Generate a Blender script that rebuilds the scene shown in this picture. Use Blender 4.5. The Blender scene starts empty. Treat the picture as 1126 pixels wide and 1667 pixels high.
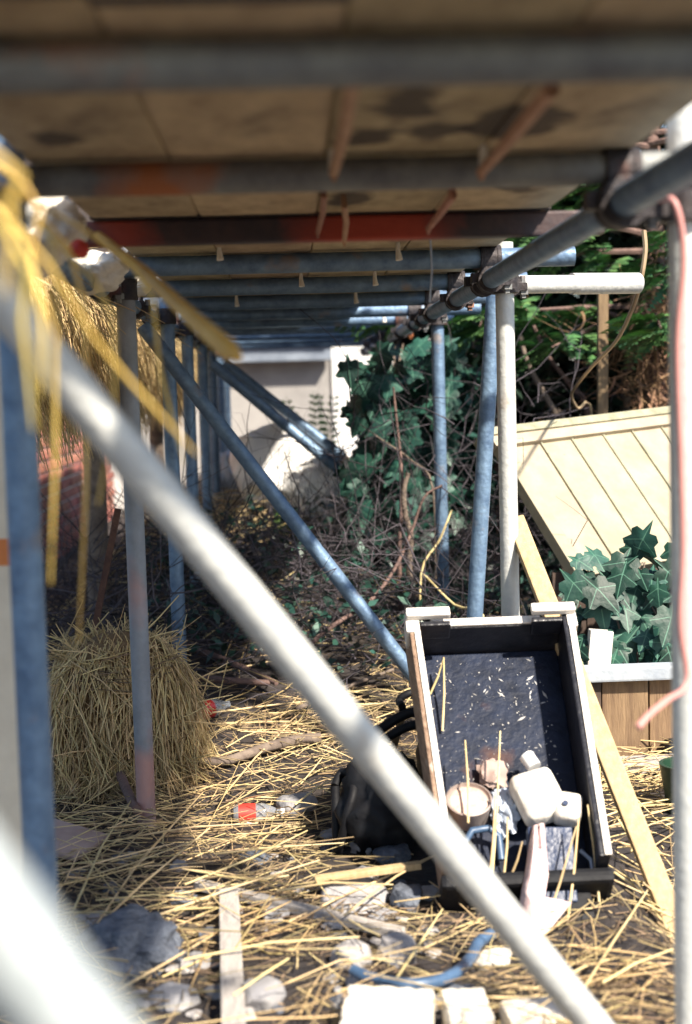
import bpy, bmesh, math, random
import numpy as np
from mathutils import Vector, Matrix, noise

random.seed(11)
rng = np.random.default_rng(11)
S = bpy.context.scene
C = S.collection
R = math.radians

# ------------------------------------------------------------------ camera
CAMZ = 1.10
FPX = 2315.0
YAW, PITCH, ROLL = -2.1, -4.75, -1.6
camd = bpy.data.cameras.new('camera')
camd.sensor_fit = 'VERTICAL'
camd.sensor_height = 36.0
camd.lens = 50.0
camd.clip_start = 0.02
camd.clip_end = 500
camd.dof.use_dof = True
camd.dof.focus_distance = 3.9
camd.dof.aperture_fstop = 2.4
cam = bpy.data.objects.new('camera', camd)
C.objects.link(cam)
CR = Matrix.Rotation(R(YAW), 3, 'Z') @ Matrix.Rotation(R(90 + PITCH), 3, 'X') @ Matrix.Rotation(R(ROLL), 3, 'Z')
CO = Vector((0, 0, CAMZ))
cam.matrix_world = Matrix.Translation(CO) @ CR.to_4x4()
S.camera = cam

# ------------------------------------------------------------------ light
SUNV = Vector((0.45, -0.57, 0.73)).normalized()      # towards the sun
w = bpy.data.worlds.new('World')
S.world = w
w.use_nodes = True
nt = w.node_tree
nt.nodes.clear()
sky = nt.nodes.new('ShaderNodeTexSky')
sky.sky_type = 'NISHITA'
sky.sun_disc = False
sky.sun_elevation = math.asin(SUNV.z)
sky.sun_rotation = math.atan2(SUNV.x, SUNV.y)
bg = nt.nodes.new('ShaderNodeBackground')
bg.inputs['Strength'].default_value = 0.085
wo = nt.nodes.new('ShaderNodeOutputWorld')
nt.links.new(sky.outputs[0], bg.inputs[0])
nt.links.new(bg.outputs[0], wo.inputs[0])
sd = bpy.data.lights.new('sun', 'SUN')
sd.energy = 5.0
sd.angle = R(2.0)
sd.color = (1.0, 0.90, 0.76)
so = bpy.data.objects.new('sun', sd)
C.objects.link(so)
so.rotation_euler = SUNV.to_track_quat('Z', 'Y').to_euler()
so.location = (3, -3, 6)
vs = S.view_settings
vs.view_transform = 'Standard'
vs.look = 'None'
vs.gamma = 1.0
vs.exposure = 1.18
S.cycles.max_bounces = 8
S.cycles.use_denoising = True

# ------------------------------------------------------------------ pixel -> place helpers (1126x1667 photo pixels)
def ray(px, py):
    return (CR @ Vector(((px - 563) / FPX, -(py - 833.5) / FPX, -1.0)))

def P(px, py, d):                      # point on that sight line at distance d along the tunnel
    r = ray(px, py)
    return CO + r * (d / r.y)

def smooth(t):
    t = max(0.0, min(1.0, t))
    return t * t * (3 - 2 * t)

def gh(x, y):                          # ground height
    s = 0.50 * smooth((y - 3.5) / 3.6)
    f = 1.0 - 0.75 * smooth((x - 0.25) / 0.6)
    if y > 6.5:
        f = f + (1 - f) * smooth((y - 6.5) / 2)
    f *= 1 - 0.75 * smooth((-x - 0.70) / 0.4)
    n = noise.noise(Vector((x * 2.1, y * 2.1, 3.3))) * 0.035 + noise.noise(Vector((x * 7, y * 7, 1.3))) * 0.012
    if x > 0.75 and y < 6:
        n *= 0.4
    dip = -0.13 * smooth((x - 0.66) / 0.2) * smooth((3.45 - y) / 0.35)
    return s * f + n + dip

def G(px, py, up=0.0):                 # where that sight line meets the ground (plus up)
    r = ray(px, py)
    t = 1.2 / r.y
    while t < 30 / r.y:
        q = CO + r * t
        if q.z <= gh(q.x, q.y) + up:
            return q
        t += 0.01
    return q

# ------------------------------------------------------------------ materials
def N(nt, t, **kw):
    n = nt.nodes.new(t)
    for k, v in kw.items():
        setattr(n, k, v)
    return n

def mat(name, c1, c2=None, scale=8.0, rough=0.7, metal=0.0, bump=0.0, bscale=None, rnd=None, island=False,
        spec=0.5, c3=None, stretch=None, vein=None, thresh=None, trans=0.0, lo=0.35, hi=0.65, coat=0.0):
    m = bpy.data.materials.new(name)
    m.use_nodes = True
    t = m.node_tree
    b = t.nodes['Principled BSDF']
    b.inputs['Roughness'].default_value = rough
    b.inputs['Metallic'].default_value = metal
    b.inputs['Specular IOR Level'].default_value = spec
    b.inputs['Coat Weight'].default_value = coat
    b.inputs['Transmission Weight'].default_value = trans
    tc = N(t, 'ShaderNodeTexCoord')
    src = tc.outputs['Object']
    if stretch:
        mp = N(t, 'ShaderNodeMapping')
        mp.inputs['Scale'].default_value = stretch
        t.links.new(src, mp.inputs[0])
        src = mp.outputs[0]
    c2 = c2 or tuple(x * 0.7 for x in c1)
    nz = N(t, 'ShaderNodeTexNoise')
    nz.inputs['Scale'].default_value = scale
    nz.inputs['Detail'].default_value = 6
    nz.inputs['Roughness'].default_value = 0.65
    t.links.new(src, nz.inputs['Vector'])
    ramp = N(t, 'ShaderNodeValToRGB')
    ramp.color_ramp.elements[0].position = lo
    ramp.color_ramp.elements[1].position = hi
    ramp.color_ramp.elements[0].color = (*c2, 1)
    ramp.color_ramp.elements[1].color = (*c1, 1)
    t.links.new(nz.outputs['Fac'], ramp.inputs[0])
    col = ramp.outputs[0]
    if c3:                                                   # patches of a third colour
        n2 = N(t, 'ShaderNodeTexNoise')
        n2.inputs['Scale'].default_value = scale * 0.37
        n2.inputs['Detail'].default_value = 5
        t.links.new(src, n2.inputs['Vector'])
        r2 = N(t, 'ShaderNodeValToRGB')
        th = thresh or 0.58
        r2.color_ramp.elements[0].position = th
        r2.color_ramp.elements[1].position = th + 0.14
        t.links.new(n2.outputs['Fac'], r2.inputs[0])
        mx = N(t, 'ShaderNodeMixRGB')
        mx.inputs[2].default_value = (*c3, 1)
        t.links.new(r2.outputs[0], mx.inputs[0])
        t.links.new(col, mx.inputs[1])
        col = mx.outputs[0]
    if rnd is not None:                                      # brightness / hue varied from piece to piece
        hs = N(t, 'ShaderNodeHueSaturation')
        if island:
            g = N(t, 'ShaderNodeNewGeometry')
            o = g.outputs['Random Per Island']
        else:
            g = N(t, 'ShaderNodeObjectInfo')
            o = g.outputs['Random']
        mr = N(t, 'ShaderNodeMapRange')
        mr.inputs[3].default_value = 1 - rnd
        mr.inputs[4].default_value = 1 + rnd
        t.links.new(o, mr.inputs[0])
        t.links.new(mr.outputs[0], hs.inputs['Value'])
        ml = N(t, 'ShaderNodeMath', operation='MULTIPLY')
        ml.inputs[1].default_value = 7.31
        fr = N(t, 'ShaderNodeMath', operation='FRACT')
        t.links.new(o, ml.inputs[0])
        t.links.new(ml.outputs[0], fr.inputs[0])
        m2 = N(t, 'ShaderNodeMapRange')
        m2.inputs[3].default_value = 0.485
        m2.inputs[4].default_value = 0.515
        t.links.new(fr.outputs[0], m2.inputs[0])
        t.links.new(m2.outputs[0], hs.inputs['Hue'])
        t.links.new(col, hs.inputs['Color'])
        col = hs.outputs[0]
    if vein:
        sx = N(t, 'ShaderNodeSeparateXYZ'); t.links.new(tc.outputs['Object'], sx.inputs[0])
        ab = N(t, 'ShaderNodeMath', operation='ABSOLUTE'); t.links.new(sx.outputs[0], ab.inputs[0])
        l1 = N(t, 'ShaderNodeMath', operation='LESS_THAN'); l1.inputs[1].default_value = .0015; t.links.new(ab.outputs[0], l1.inputs[0])
        m1 = N(t, 'ShaderNodeMath', operation='MULTIPLY_ADD'); m1.inputs[1].default_value = -.55; t.links.new(ab.outputs[0], m1.inputs[0]); t.links.new(sx.outputs[1], m1.inputs[2])
        l2 = N(t, 'ShaderNodeMath', operation='COMPARE'); l2.inputs[1].default_value = -.010; l2.inputs[2].default_value = .0013; t.links.new(m1.outputs[0], l2.inputs[0])
        mx_ = N(t, 'ShaderNodeMath', operation='MAXIMUM'); t.links.new(l1.outputs[0], mx_.inputs[0]); t.links.new(l2.outputs[0], mx_.inputs[1])
        mv = N(t, 'ShaderNodeMixRGB'); mv.inputs[2].default_value = (*vein, 1); t.links.new(mx_.outputs[0], mv.inputs[0]); t.links.new(col, mv.inputs[1])
        col = mv.outputs[0]
    t.links.new(col, b.inputs['Base Color'])
    if bump:
        nb = N(t, 'ShaderNodeTexNoise')
        nb.inputs['Scale'].default_value = bscale or scale * 3
        nb.inputs['Detail'].default_value = 5
        t.links.new(src, nb.inputs['Vector'])
        bp = N(t, 'ShaderNodeBump')
        bp.inputs['Strength'].default_value = bump
        bp.inputs['Distance'].default_value = 0.01
        t.links.new(nb.outputs['Fac'], bp.inputs['Height'])
        t.links.new(bp.outputs[0], b.inputs['Normal'])
    return m

M = {}
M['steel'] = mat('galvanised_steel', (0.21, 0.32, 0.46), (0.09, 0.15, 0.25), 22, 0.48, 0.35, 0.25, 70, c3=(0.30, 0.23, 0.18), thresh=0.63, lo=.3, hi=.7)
M['steel_pale'] = mat('pale_galvanised_steel', (0.68, 0.69, 0.66), (0.52, 0.54, 0.54), 22, 0.50, 0.2, 0.22, 70, c3=(0.44, 0.36, 0.28), thresh=0.63, lo=.3, hi=.7)  # same tubes as the plain steel, lightened to paint in the sun on them
M['steel_rust'] = mat('rust_stained_steel', (0.30, 0.33, 0.38), (0.22, 0.24, 0.27), 10, 0.6, 0.25, 0.2, 50, c3=(0.45, 0.27, 0.25), thresh=0.50)
M['steel_orange'] = mat('orange_rusted_steel', (0.26, 0.27, 0.26), (0.15, 0.15, 0.16), 12, 0.6, 0.25, 0.3, 50, c3=(0.42, 0.15, 0.06), thresh=0.56)
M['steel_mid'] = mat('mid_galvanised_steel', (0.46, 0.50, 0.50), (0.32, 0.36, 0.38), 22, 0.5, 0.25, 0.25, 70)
M['coupler'] = mat('coupler_steel', (0.06, 0.05, 0.05), (0.03, 0.028, 0.034), 30, 0.6, 0.4, 0.4, 80, c3=(0.14, 0.05, 0.03), thresh=0.6)
M['red_steel'] = mat('dark_red_painted_steel', (0.085, 0.045, 0.04), (0.04, 0.03, 0.035), 9, 0.6, 0.1, 0.2, 50, c3=(0.50, 0.06, 0.02), thresh=0.55)
M['board'] = mat('weathered_board', (0.58, 0.46, 0.29), (0.36, 0.27, 0.17), 6, 0.85, 0, 0.25, 30, rnd=0.14, c3=(0.12, 0.09, 0.07), stretch=(2.2, 1.1, 2), thresh=0.60)
def stain(m, spots, col=(.035, .025, .025, 1), soft=.025):
    t = m.node_tree
    b = t.nodes['Principled BSDF']
    src = b.inputs['Base Color'].links[0].from_socket
    g = N(t, 'ShaderNodeNewGeometry')
    nz = N(t, 'ShaderNodeTexNoise'); nz.inputs['Scale'].default_value = 11; nz.inputs['Detail'].default_value = 4
    t.links.new(g.outputs['Position'], nz.inputs['Vector'])
    for (x, y, r_) in spots:
        d = N(t, 'ShaderNodeVectorMath', operation='DISTANCE')
        mp = N(t, 'ShaderNodeMapping'); mp.inputs['Scale'].default_value = (1.3, .6, 0)
        t.links.new(g.outputs['Position'], mp.inputs[0]); t.links.new(mp.outputs[0], d.inputs[0])
        d.inputs[1].default_value = (x * 1.3, y * .6, 0)
        a = N(t, 'ShaderNodeMath', operation='MULTIPLY_ADD'); a.inputs[1].default_value = .16; t.links.new(nz.outputs['Fac'], a.inputs[0]); t.links.new(d.outputs['Value'], a.inputs[2])
        mr = N(t, 'ShaderNodeMapRange'); mr.inputs[1].default_value = r_ + .06; mr.inputs[2].default_value = r_ + .06 + soft; mr.inputs[3].default_value = .85; mr.inputs[4].default_value = 0
        t.links.new(a.outputs[0], mr.inputs[0])
        mx = N(t, 'ShaderNodeMixRGB'); mx.inputs[2].default_value = col
        t.links.new(mr.outputs[0], mx.inputs[0]); t.links.new(src, mx.inputs[1])
        src = mx.outputs[0]
    t.links.new(src, b.inputs['Base Color'])
stain(M['board'], [(.15, 1.78, .07), (.21, 1.98, .05), (.31, 1.93, .09), (.12, 2.0, .05), (.12, 2.62, .06), (-.27, 1.50, .05), (-.30, 1.95, .045), (.42, 2.5, .05)])
stain(M['red_steel'], [(.13, 2.84, .10), (.21, 2.84, .10), (-.33, 2.84, .03)], (.42, .055, .025, 1), .10)
M['batten'] = mat('pale_sawn_timber', (0.58, 0.43, 0.24), (0.44, 0.31, 0.16), 14, 0.75, 0, 0.2, 60, stretch=(5, 5, .7), c3=(0.25, 0.15, 0.08), thresh=0.68)
M['greywood'] = mat('grey_weathered_wood', (0.50, 0.46, 0.42), (0.33, 0.30, 0.28), 16, 0.85, 0, 0.4, 60, stretch=(6, 1, 6))
M['brownwood'] = mat('brown_timber', (0.30, 0.19, 0.11), (0.17, 0.10, 0.06), 9, 0.8, 0, 0.3, 40, stretch=(6, 6, 0.7), rnd=0.2)
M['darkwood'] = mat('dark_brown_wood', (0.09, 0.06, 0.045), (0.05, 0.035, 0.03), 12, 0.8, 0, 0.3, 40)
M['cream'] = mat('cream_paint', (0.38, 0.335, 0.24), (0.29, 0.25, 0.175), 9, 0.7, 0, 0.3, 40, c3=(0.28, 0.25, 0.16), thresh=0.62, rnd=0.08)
M['mossrail'] = mat('mossy_grey_rail', (0.36, 0.34, 0.24), (0.22, 0.22, 0.15), 25, 0.9, 0, 0.4, 60)
M['bluerail'] = mat('blue_grey_paint', (0.42, 0.46, 0.50), (0.30, 0.34, 0.40), 18, 0.7, 0, 0.2, 50)
M['soil'] = mat('dark_soil', (0.050, 0.040, 0.036), (0.016, 0.014, 0.017), 9, 0.95, 0, 1.0, 45, c3=(0.075, 0.06, 0.045), thresh=0.60)
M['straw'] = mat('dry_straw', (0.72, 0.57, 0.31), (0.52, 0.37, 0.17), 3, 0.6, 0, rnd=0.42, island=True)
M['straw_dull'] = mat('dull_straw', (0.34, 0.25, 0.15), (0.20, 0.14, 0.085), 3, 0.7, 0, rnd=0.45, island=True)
M['straw_one'] = mat('straw_stalk', (0.74, 0.60, 0.34), (0.60, 0.45, 0.22), 12, 0.55, 0, rnd=0.2)
M['straw_pale'] = mat('pale_yellow_straw', (0.74, 0.53, 0.14), (0.60, 0.40, 0.08), 12, 0.55, 0, rnd=0.25)
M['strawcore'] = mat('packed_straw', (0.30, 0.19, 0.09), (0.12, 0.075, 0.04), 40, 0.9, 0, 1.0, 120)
M['twig'] = mat('purple_brown_twig', (0.085, 0.074, 0.088), (0.04, 0.034, 0.042), 6, 0.8, 0, rnd=0.75, island=True)
M['bark'] = mat('grey_brown_bark', (0.24, 0.19, 0.15), (0.12, 0.09, 0.075), 22, 0.9, 0, 0.7, 60)
M['bark_red'] = mat('reddish_brown_bark', (0.20, 0.125, 0.105), (0.11, 0.07, 0.065), 22, 0.85, 0, 0.6, 60)
M['vine'] = mat('dry_brown_vine', (0.30, 0.18, 0.10), (0.17, 0.095, 0.055), 6, 0.8, 0, rnd=0.45, island=True)
M['ivy'] = mat('ivy_leaf', (0.018, 0.070, 0.050), (0.010, 0.040, 0.033), 18, 0.5, 0, 0.2, 60, rnd=0.5, spec=0.35, vein=(0.07, 0.17, 0.12))
M['ivy_i'] = mat('ivy_leaves', (0.028, 0.085, 0.062), (0.016, 0.05, 0.04), 8, 0.4, 0, rnd=0.5, island=True)
M['hedge'] = mat('hedge_leaves', (0.022, 0.05, 0.03), (0.012, 0.026, 0.018), 4, 0.6, 0, rnd=0.5, island=True)
M['conifer'] = mat('conifer_sprays', (0.13, 0.26, 0.07), (0.05, 0.15, 0.07), 5, 0.55, 0, rnd=0.45, island=True)
M['fern'] = mat('bright_green_leaf', (0.14, 0.27, 0.06), (0.09, 0.19, 0.05), 12, 0.5, 0, rnd=0.3, island=True)
M['brick'] = mat('red_brick', (0.42, 0.16, 0.11), (0.28, 0.10, 0.08), 18, 0.9, 0, 0.6, 60, rnd=0.28, c3=(0.40, 0.30, 0.27), thresh=0.62)
M['mortar'] = mat('pale_mortar', (0.74, 0.71, 0.68), (0.58, 0.56, 0.54), 25, 0.95, 0, 0.5, 80)
M['render'] = mat('grey_white_render', (0.36, 0.345, 0.33), (0.25, 0.24, 0.235), 2.2, 0.9, 0, 0.3, 25, c3=(0.15, 0.145, 0.14), thresh=0.62)
M['white'] = mat('white_paint', (0.82, 0.82, 0.80), (0.70, 0.70, 0.70), 6, 0.5)
M['fascia'] = mat('blue_grey_fascia', (0.25, 0.29, 0.35), (0.15, 0.18, 0.23), 6, 0.6, 0.1)
M['dirty_white'] = mat('dirty_white_plastic', (0.80, 0.77, 0.70), (0.55, 0.50, 0.44), 30, 0.6, 0, 0.4, 60, c3=(0.34, 0.28, 0.22), thresh=0.66)
M['sheet'] = mat('white_plastic_sheet', (0.86, 0.85, 0.82), (0.72, 0.71, 0.70), 7, 0.45, 0, 0.5, 14)
M['sack'] = mat('crumpled_white_plastic', (0.84, 0.80, 0.72), (0.66, 0.60, 0.50), 16, 0.45, 0, 0.8, 30)
M['bluesheet'] = mat('blue_grey_plastic', (0.52, 0.58, 0.68), (0.36, 0.42, 0.52), 14, 0.4, 0, 0.7, 30)
M['redprint'] = mat('red_print', (0.62, 0.05, 0.03), (0.50, 0.04, 0.03), 12, 0.5)
M['trough'] = mat('black_stained_wood', (0.020, 0.021, 0.028), (0.010, 0.011, 0.016), 18, 0.36, 0, 0.3, 40)
M['troughside'] = mat('brown_white_worn_board', (0.34, 0.23, 0.16), (0.15, 0.09, 0.06), 12, 0.7, 0, 0.3, 50, stretch=(6, .9, 6), c3=(0.72, 0.68, 0.62), thresh=0.68)
M['worn'] = mat('worn_white_edge', (0.80, 0.77, 0.72), (0.60, 0.55, 0.50), 20, 0.6, 0, 0.2)  # white of brackets and carton, also the light painted along trough edges
M['troughfloor'] = mat('dirty_black_base', (0.016, 0.024, 0.050), (0.007, 0.011, 0.024), 15, 0.55, 0, 0.35, 60, spec=0.3, c3=(0.12, 0.055, 0.03), thresh=0.63)
M['fleck'] = mat('pale_flecks', (0.42, 0.42, 0.42), (0.24, 0.22, 0.20), 3, 0.7, 0, rnd=0.4, island=True)
M['black'] = mat('black_plastic', (0.010, 0.011, 0.014), (0.006, 0.006, 0.008), 10, 0.62, 0, 0.4, 20, spec=0.25)
M['navy'] = mat('dark_blue_plastic', (0.030, 0.050, 0.11), (0.018, 0.03, 0.07), 24, 0.4, 0, 0.4, 60, c3=(0.20, 0.25, 0.33), thresh=0.64)
M['hose'] = mat('blue_hose', (0.07, 0.13, 0.23), (0.04, 0.08, 0.15), 20, 0.4)
M['stone'] = mat('grey_stone', (0.38, 0.37, 0.37), (0.24, 0.24, 0.26), 16, 0.9, 0, 0.7, 50, rnd=0.2)
M['darkstone'] = mat('dark_blue_grey_stone', (0.15, 0.17, 0.21), (0.055, 0.065, 0.09), 34, 0.85, 0, 1.0, 70, c3=(0.40, 0.40, 0.41), thresh=0.62)
M['whitestone'] = mat('white_block', (0.74, 0.70, 0.62), (0.56, 0.51, 0.44), 14, 0.85, 0, 0.5, 60, c3=(0.42, 0.37, 0.31), thresh=0.64)
M['rubble'] = mat('rubble', (0.46, 0.43, 0.41), (0.26, 0.25, 0.26), 22, 0.9, 0, 0.9, 60, c3=(0.42, 0.12, 0.09), thresh=0.69)
M['cardboard'] = mat('pink_brown_board', (0.44, 0.33, 0.29), (0.33, 0.24, 0.21), 10, 0.85, 0, 0.2, 30)
M['rust'] = mat('rusty_iron', (0.13, 0.065, 0.045), (0.07, 0.035, 0.03), 30, 0.8, 0.2, 0.5, 80)
M['pink'] = mat('pink_cable', (0.62, 0.30, 0.27), (0.52, 0.24, 0.22), 10, 0.45)
M['splinter'] = mat('pink_brown_splinter', (0.46, 0.26, 0.17), (0.34, 0.17, 0.11), 14, 0.7, rnd=0.2)
M['orange'] = mat('orange_paint', (0.62, 0.20, 0.05), (0.5, 0.15, 0.04), 10, 0.6)
M['creamwood'] = mat('cream_board', (0.74, 0.66, 0.52), (0.62, 0.54, 0.42), 8, 0.7)
M['pan_in'] = mat('pinkish_plaster', (0.72, 0.56, 0.46), (0.50, 0.34, 0.26), 30, 0.8, 0, 0.6, 60, c3=(0.80, 0.76, 0.70), thresh=0.55)
M['pan_rim'] = mat('grey_tin', (0.42, 0.36, 0.33), (0.28, 0.22, 0.20), 20, 0.5, 0.4)
M['paper'] = mat('torn_pink_white_paper', (0.74, 0.60, 0.58), (0.60, 0.42, 0.42), 20, 0.8, 0, 0.5, 40)
M['clear'] = mat('clear_plastic', (0.75, 0.80, 0.86), (0.65, 0.70, 0.78), 8, 0.12, trans=0.75)
M['redclear'] = mat('red_plastic', (0.60, 0.05, 0.03), (0.50, 0.04, 0.05), 8, 0.2, trans=0.25)
M['greenplastic'] = mat('dark_green_plastic', (0.02, 0.06, 0.035), (0.012, 0.035, 0.02), 8, 0.4)

# ------------------------------------------------------------------ mesh helpers
class MB:
    def __init__(s):
        s.v, s.f = [], []

    def add(s, vs, fs):
        o = len(s.v)
        s.v += [tuple(v) for v in vs]
        s.f += [tuple(i + o for i in f) for f in fs]
        return s

    def box(s, c, h, rot=None):
        c = Vector(c)
        vs = []
        for z in (-1, 1):
            for x, y in ((-1, -1), (1, -1), (1, 1), (-1, 1)):
                q = Vector((x * h[0], y * h[1], z * h[2]))
                vs.append(c + (rot @ q if rot else q))
        return s.add(vs, [(3, 2, 1, 0), (4, 5, 6, 7), (0, 1, 5, 4), (1, 2, 6, 5), (2, 3, 7, 6), (3, 0, 4, 7)])

    def bar(s, p0, p1, wdt, th, up=(0, 0, 1)):          # rectangular bar from p0 to p1
        p0, p1 = Vector(p0), Vector(p1)
        y = (p1 - p0)
        L = y.length
        y.normalize()
        x = y.cross(Vector(up)).normalized()
        z = x.cross(y)
        m = Matrix((x, y, z)).transposed()
        return s.box((p0 + p1) / 2, (wdt / 2, L / 2, th / 2), m)

    def tube(s, pts, r, n=14, cap=True):
        pts = [Vector(p) for p in pts]
        rs = r if isinstance(r, (list, tuple)) else [r] * len(pts)
        vs, fs = [], []
        x = None
        for i, p in enumerate(pts):
            t = (pts[min(i + 1, len(pts) - 1)] - pts[max(i - 1, 0)]).normalized()
            if x is None:
                x = t.cross(Vector((0.31, 0.2, 0.93)))
                if x.length < 0.05:
                    x = t.cross(Vector((1, 0, 0)))
            x = (x - t * x.dot(t)).normalized()
            y = t.cross(x)
            for k in range(n):
                a = 2 * math.pi * k / n
                vs.append(p + (x * math.cos(a) + y * math.sin(a)) * rs[i])
        for i in range(len(pts) - 1):
            for k in range(n):
                k2 = (k + 1) % n
                fs.append((i * n + k, i * n + k2, (i + 1) * n + k2, (i + 1) * n + k))
        if cap:
            fs.append(tuple(reversed(range(n))))
            fs.append(tuple(range((len(pts) - 1) * n, len(pts) * n)))
        return s.add(vs, fs)

    def pipe(s, p0, p1, r=0.02415, n=20):               # open-ended hollow scaffold tube
        p0, p1 = Vector(p0), Vector(p1)
        d = (p1 - p0).normalized()
        e = 0.05
        return s.tube([p0 + d * e, p0, p0, p1, p1, p1 - d * e], [r * .85, r * .85, r, r, r * .85, r * .85], n, cap=True)

    def blob(s, c, size, seed, amp=0.25, freq=1.6, sub=3, rot=None, flat=None):
        bm = bmesh.new()
        bmesh.ops.create_icosphere(bm, subdivisions=sub, radius=1)
        c = Vector(c)
        vs = []
        for v in bm.verts:
            p = v.co.copy()
            k = 1 + amp * noise.noise(p * freq + Vector((seed, seed * 1.7, 0))) + amp * .45 * noise.noise(p * freq * 3 + Vector((seed, 0, seed)))
            p *= k
            if flat is not None:
                p.z = max(-flat, min(flat, p.z))
            p = Vector((p.x * size[0], p.y * size[1], p.z * size[2]))
            vs.append(c + (rot @ p if rot else p))
        fs = [tuple(v.index for v in f.verts) for f in bm.faces]
        bm.free()
        return s.add(vs, fs)

def sm(pts, k=5):
    """Catmull-Rom through the points"""
    p = [Vector(q) for q in pts]
    p = [p[0] * 2 - p[1]] + p + [p[-1] * 2 - p[-2]]
    out_ = []
    for i in range(1, len(p) - 2):
        for j in range(k):
            t = j / k
            out_.append(.5 * (2 * p[i] + (p[i + 1] - p[i - 1]) * t + (2 * p[i - 1] - 5 * p[i] + 4 * p[i + 1] - p[i + 2]) * t * t + (3 * p[i] - p[i - 1] - 3 * p[i + 1] + p[i + 2]) * t ** 3))
    return out_ + [p[-2]]

def linkobj(name, me, parent=None):
    o = bpy.data.objects.new(name, me)
    C.objects.link(o)
    if parent is not None:
        attach(o, parent)
    return o

WLOC = {}
def wloc(o):
    return WLOC.get(o.name, Vector((0, 0, 0)))

def attach(o, parent):
    o.parent = parent
    o.matrix_parent_inverse = Matrix.Translation(-wloc(parent))

def obj(name, mb, m, parent=None, smooth=False, bevel=0.0, label=None, cat=None, group=None, kind=None, segs=2, soft=False):
    me = bpy.data.meshes.new(name)
    if isinstance(mb, tuple):
        v, f = mb
        me.from_pydata(v, [], f)
    else:
        me.from_pydata(mb.v, [], mb.f)
    if bevel:
        bm = bmesh.new()
        bm.from_mesh(me)
        bmesh.ops.bevel(bm, geom=list(bm.edges), offset=bevel, segments=segs, affect='EDGES', profile=0.6)
        bm.to_mesh(me)
        bm.free()
    if smooth:
        me.polygons.foreach_set('use_smooth', [True] * len(me.polygons))
        try:
            if not soft: me.set_sharp_from_angle(angle=R(42))
        except Exception:
            pass
    me.materials.append(M[m])
    o = linkobj(name, me)
    if parent is None:                                   # put the origin at the thing's base
        vs = [v.co for v in me.vertices]
        if vs and kind != 'structure':
            c = sum(vs, Vector()) / len(vs)
            c.z = min(v.z for v in vs)
            me.transform(Matrix.Translation(-c))
            o.location = c
            WLOC[o.name] = c.copy()
    else:
        attach(o, parent)
    tag(o, label, cat, group, kind)
    return o

def tag(o, label=None, cat=None, group=None, kind=None):
    if label: o['label'] = label
    if cat: o['category'] = cat
    if group: o['group'] = group
    if kind: o['kind'] = kind
    return o

def thing(name, label, cat, loc, group=None):
    o = bpy.data.objects.new(name, None)
    C.objects.link(o)
    o.empty_display_size = 0.1
    o.location = loc
    WLOC[o.name] = Vector(loc)
    return tag(o, label, cat, group)

def npmesh(name, V, F, m, parent=None, label=None, cat=None, kind=None):      # V (n,3) F (m,k)
    me = bpy.data.meshes.new(name)
    V = np.ascontiguousarray(V, dtype=np.float32)
    F = np.ascontiguousarray(F, dtype=np.int32)
    k = F.shape[1]
    me.vertices.add(len(V))
    me.vertices.foreach_set('co', V.ravel())
    me.loops.add(F.size)
    me.loops.foreach_set('vertex_index', F.ravel())
    me.polygons.add(len(F))
    me.polygons.foreach_set('loop_start', np.arange(0, F.size, k, dtype=np.int32))
    me.update(calc_edges=True)
    me.validate()
    me.materials.append(M[m])
    o = linkobj(name, me, parent)
    return tag(o, label, cat, None, kind)

def stalks(P0, P1, r, bend=0.0):
    """many three-sided stalks at once, each with a slight bend -> verts, quads"""
    P0 = np.asarray(P0, float); P1 = np.asarray(P1, float)
    n = len(P0)
    r = np.broadcast_to(np.asarray(r, float), (n,))
    d = P1 - P0
    L = np.linalg.norm(d, axis=1, keepdims=True) + 1e-9
    d = d / L
    ref = rng.normal(size=(n, 3))
    x = np.cross(d, ref); x /= np.linalg.norm(x, axis=1, keepdims=True) + 1e-9
    y = np.cross(d, x)
    mid = (P0 + P1) / 2 + x * L * bend * rng.normal(size=(n, 1))
    rings = []
    for pc, rr in ((P0, r), (mid, r), (P1, r * 0.7)):
        for k in range(3):
            a = 2 * math.pi * k / 3
            rings.append(pc + (x * math.cos(a) + y * math.sin(a)) * rr[:, None])
    V = np.stack(rings, 1).reshape(-1, 3)
    q = []
    for i in range(2):
        for k in range(3):
            k2 = (k + 1) % 3
            q.append((i * 3 + k, i * 3 + k2, (i + 1) * 3 + k2, (i + 1) * 3 + k))
    q = np.array(q)
    F = (np.arange(n)[:, None, None] * 9 + q[None]).reshape(-1, 4)
    return V, F

# ================================================================== SETTING
def build_ground():
    xs = np.concatenate([np.linspace(-60, -3, 14), np.linspace(-2.8, 3.0, 110), np.linspace(3.3, 60, 14)])
    ys = np.concatenate([np.linspace(-40, -1, 10), np.linspace(-0.8, 9.5, 190), np.linspace(10, 90, 20)])
    v = [(x, y, gh(x, y)) for y in ys for x in xs]
    nx = len(xs)
    f = [(j * nx + i, j * nx + i + 1, (j + 1) * nx + i + 1, (j + 1) * nx + i) for j in range(len(ys) - 1) for i in range(nx - 1)]
    obj('ground', (v, f), 'soil', smooth=True, kind='structure')
build_ground()

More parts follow.
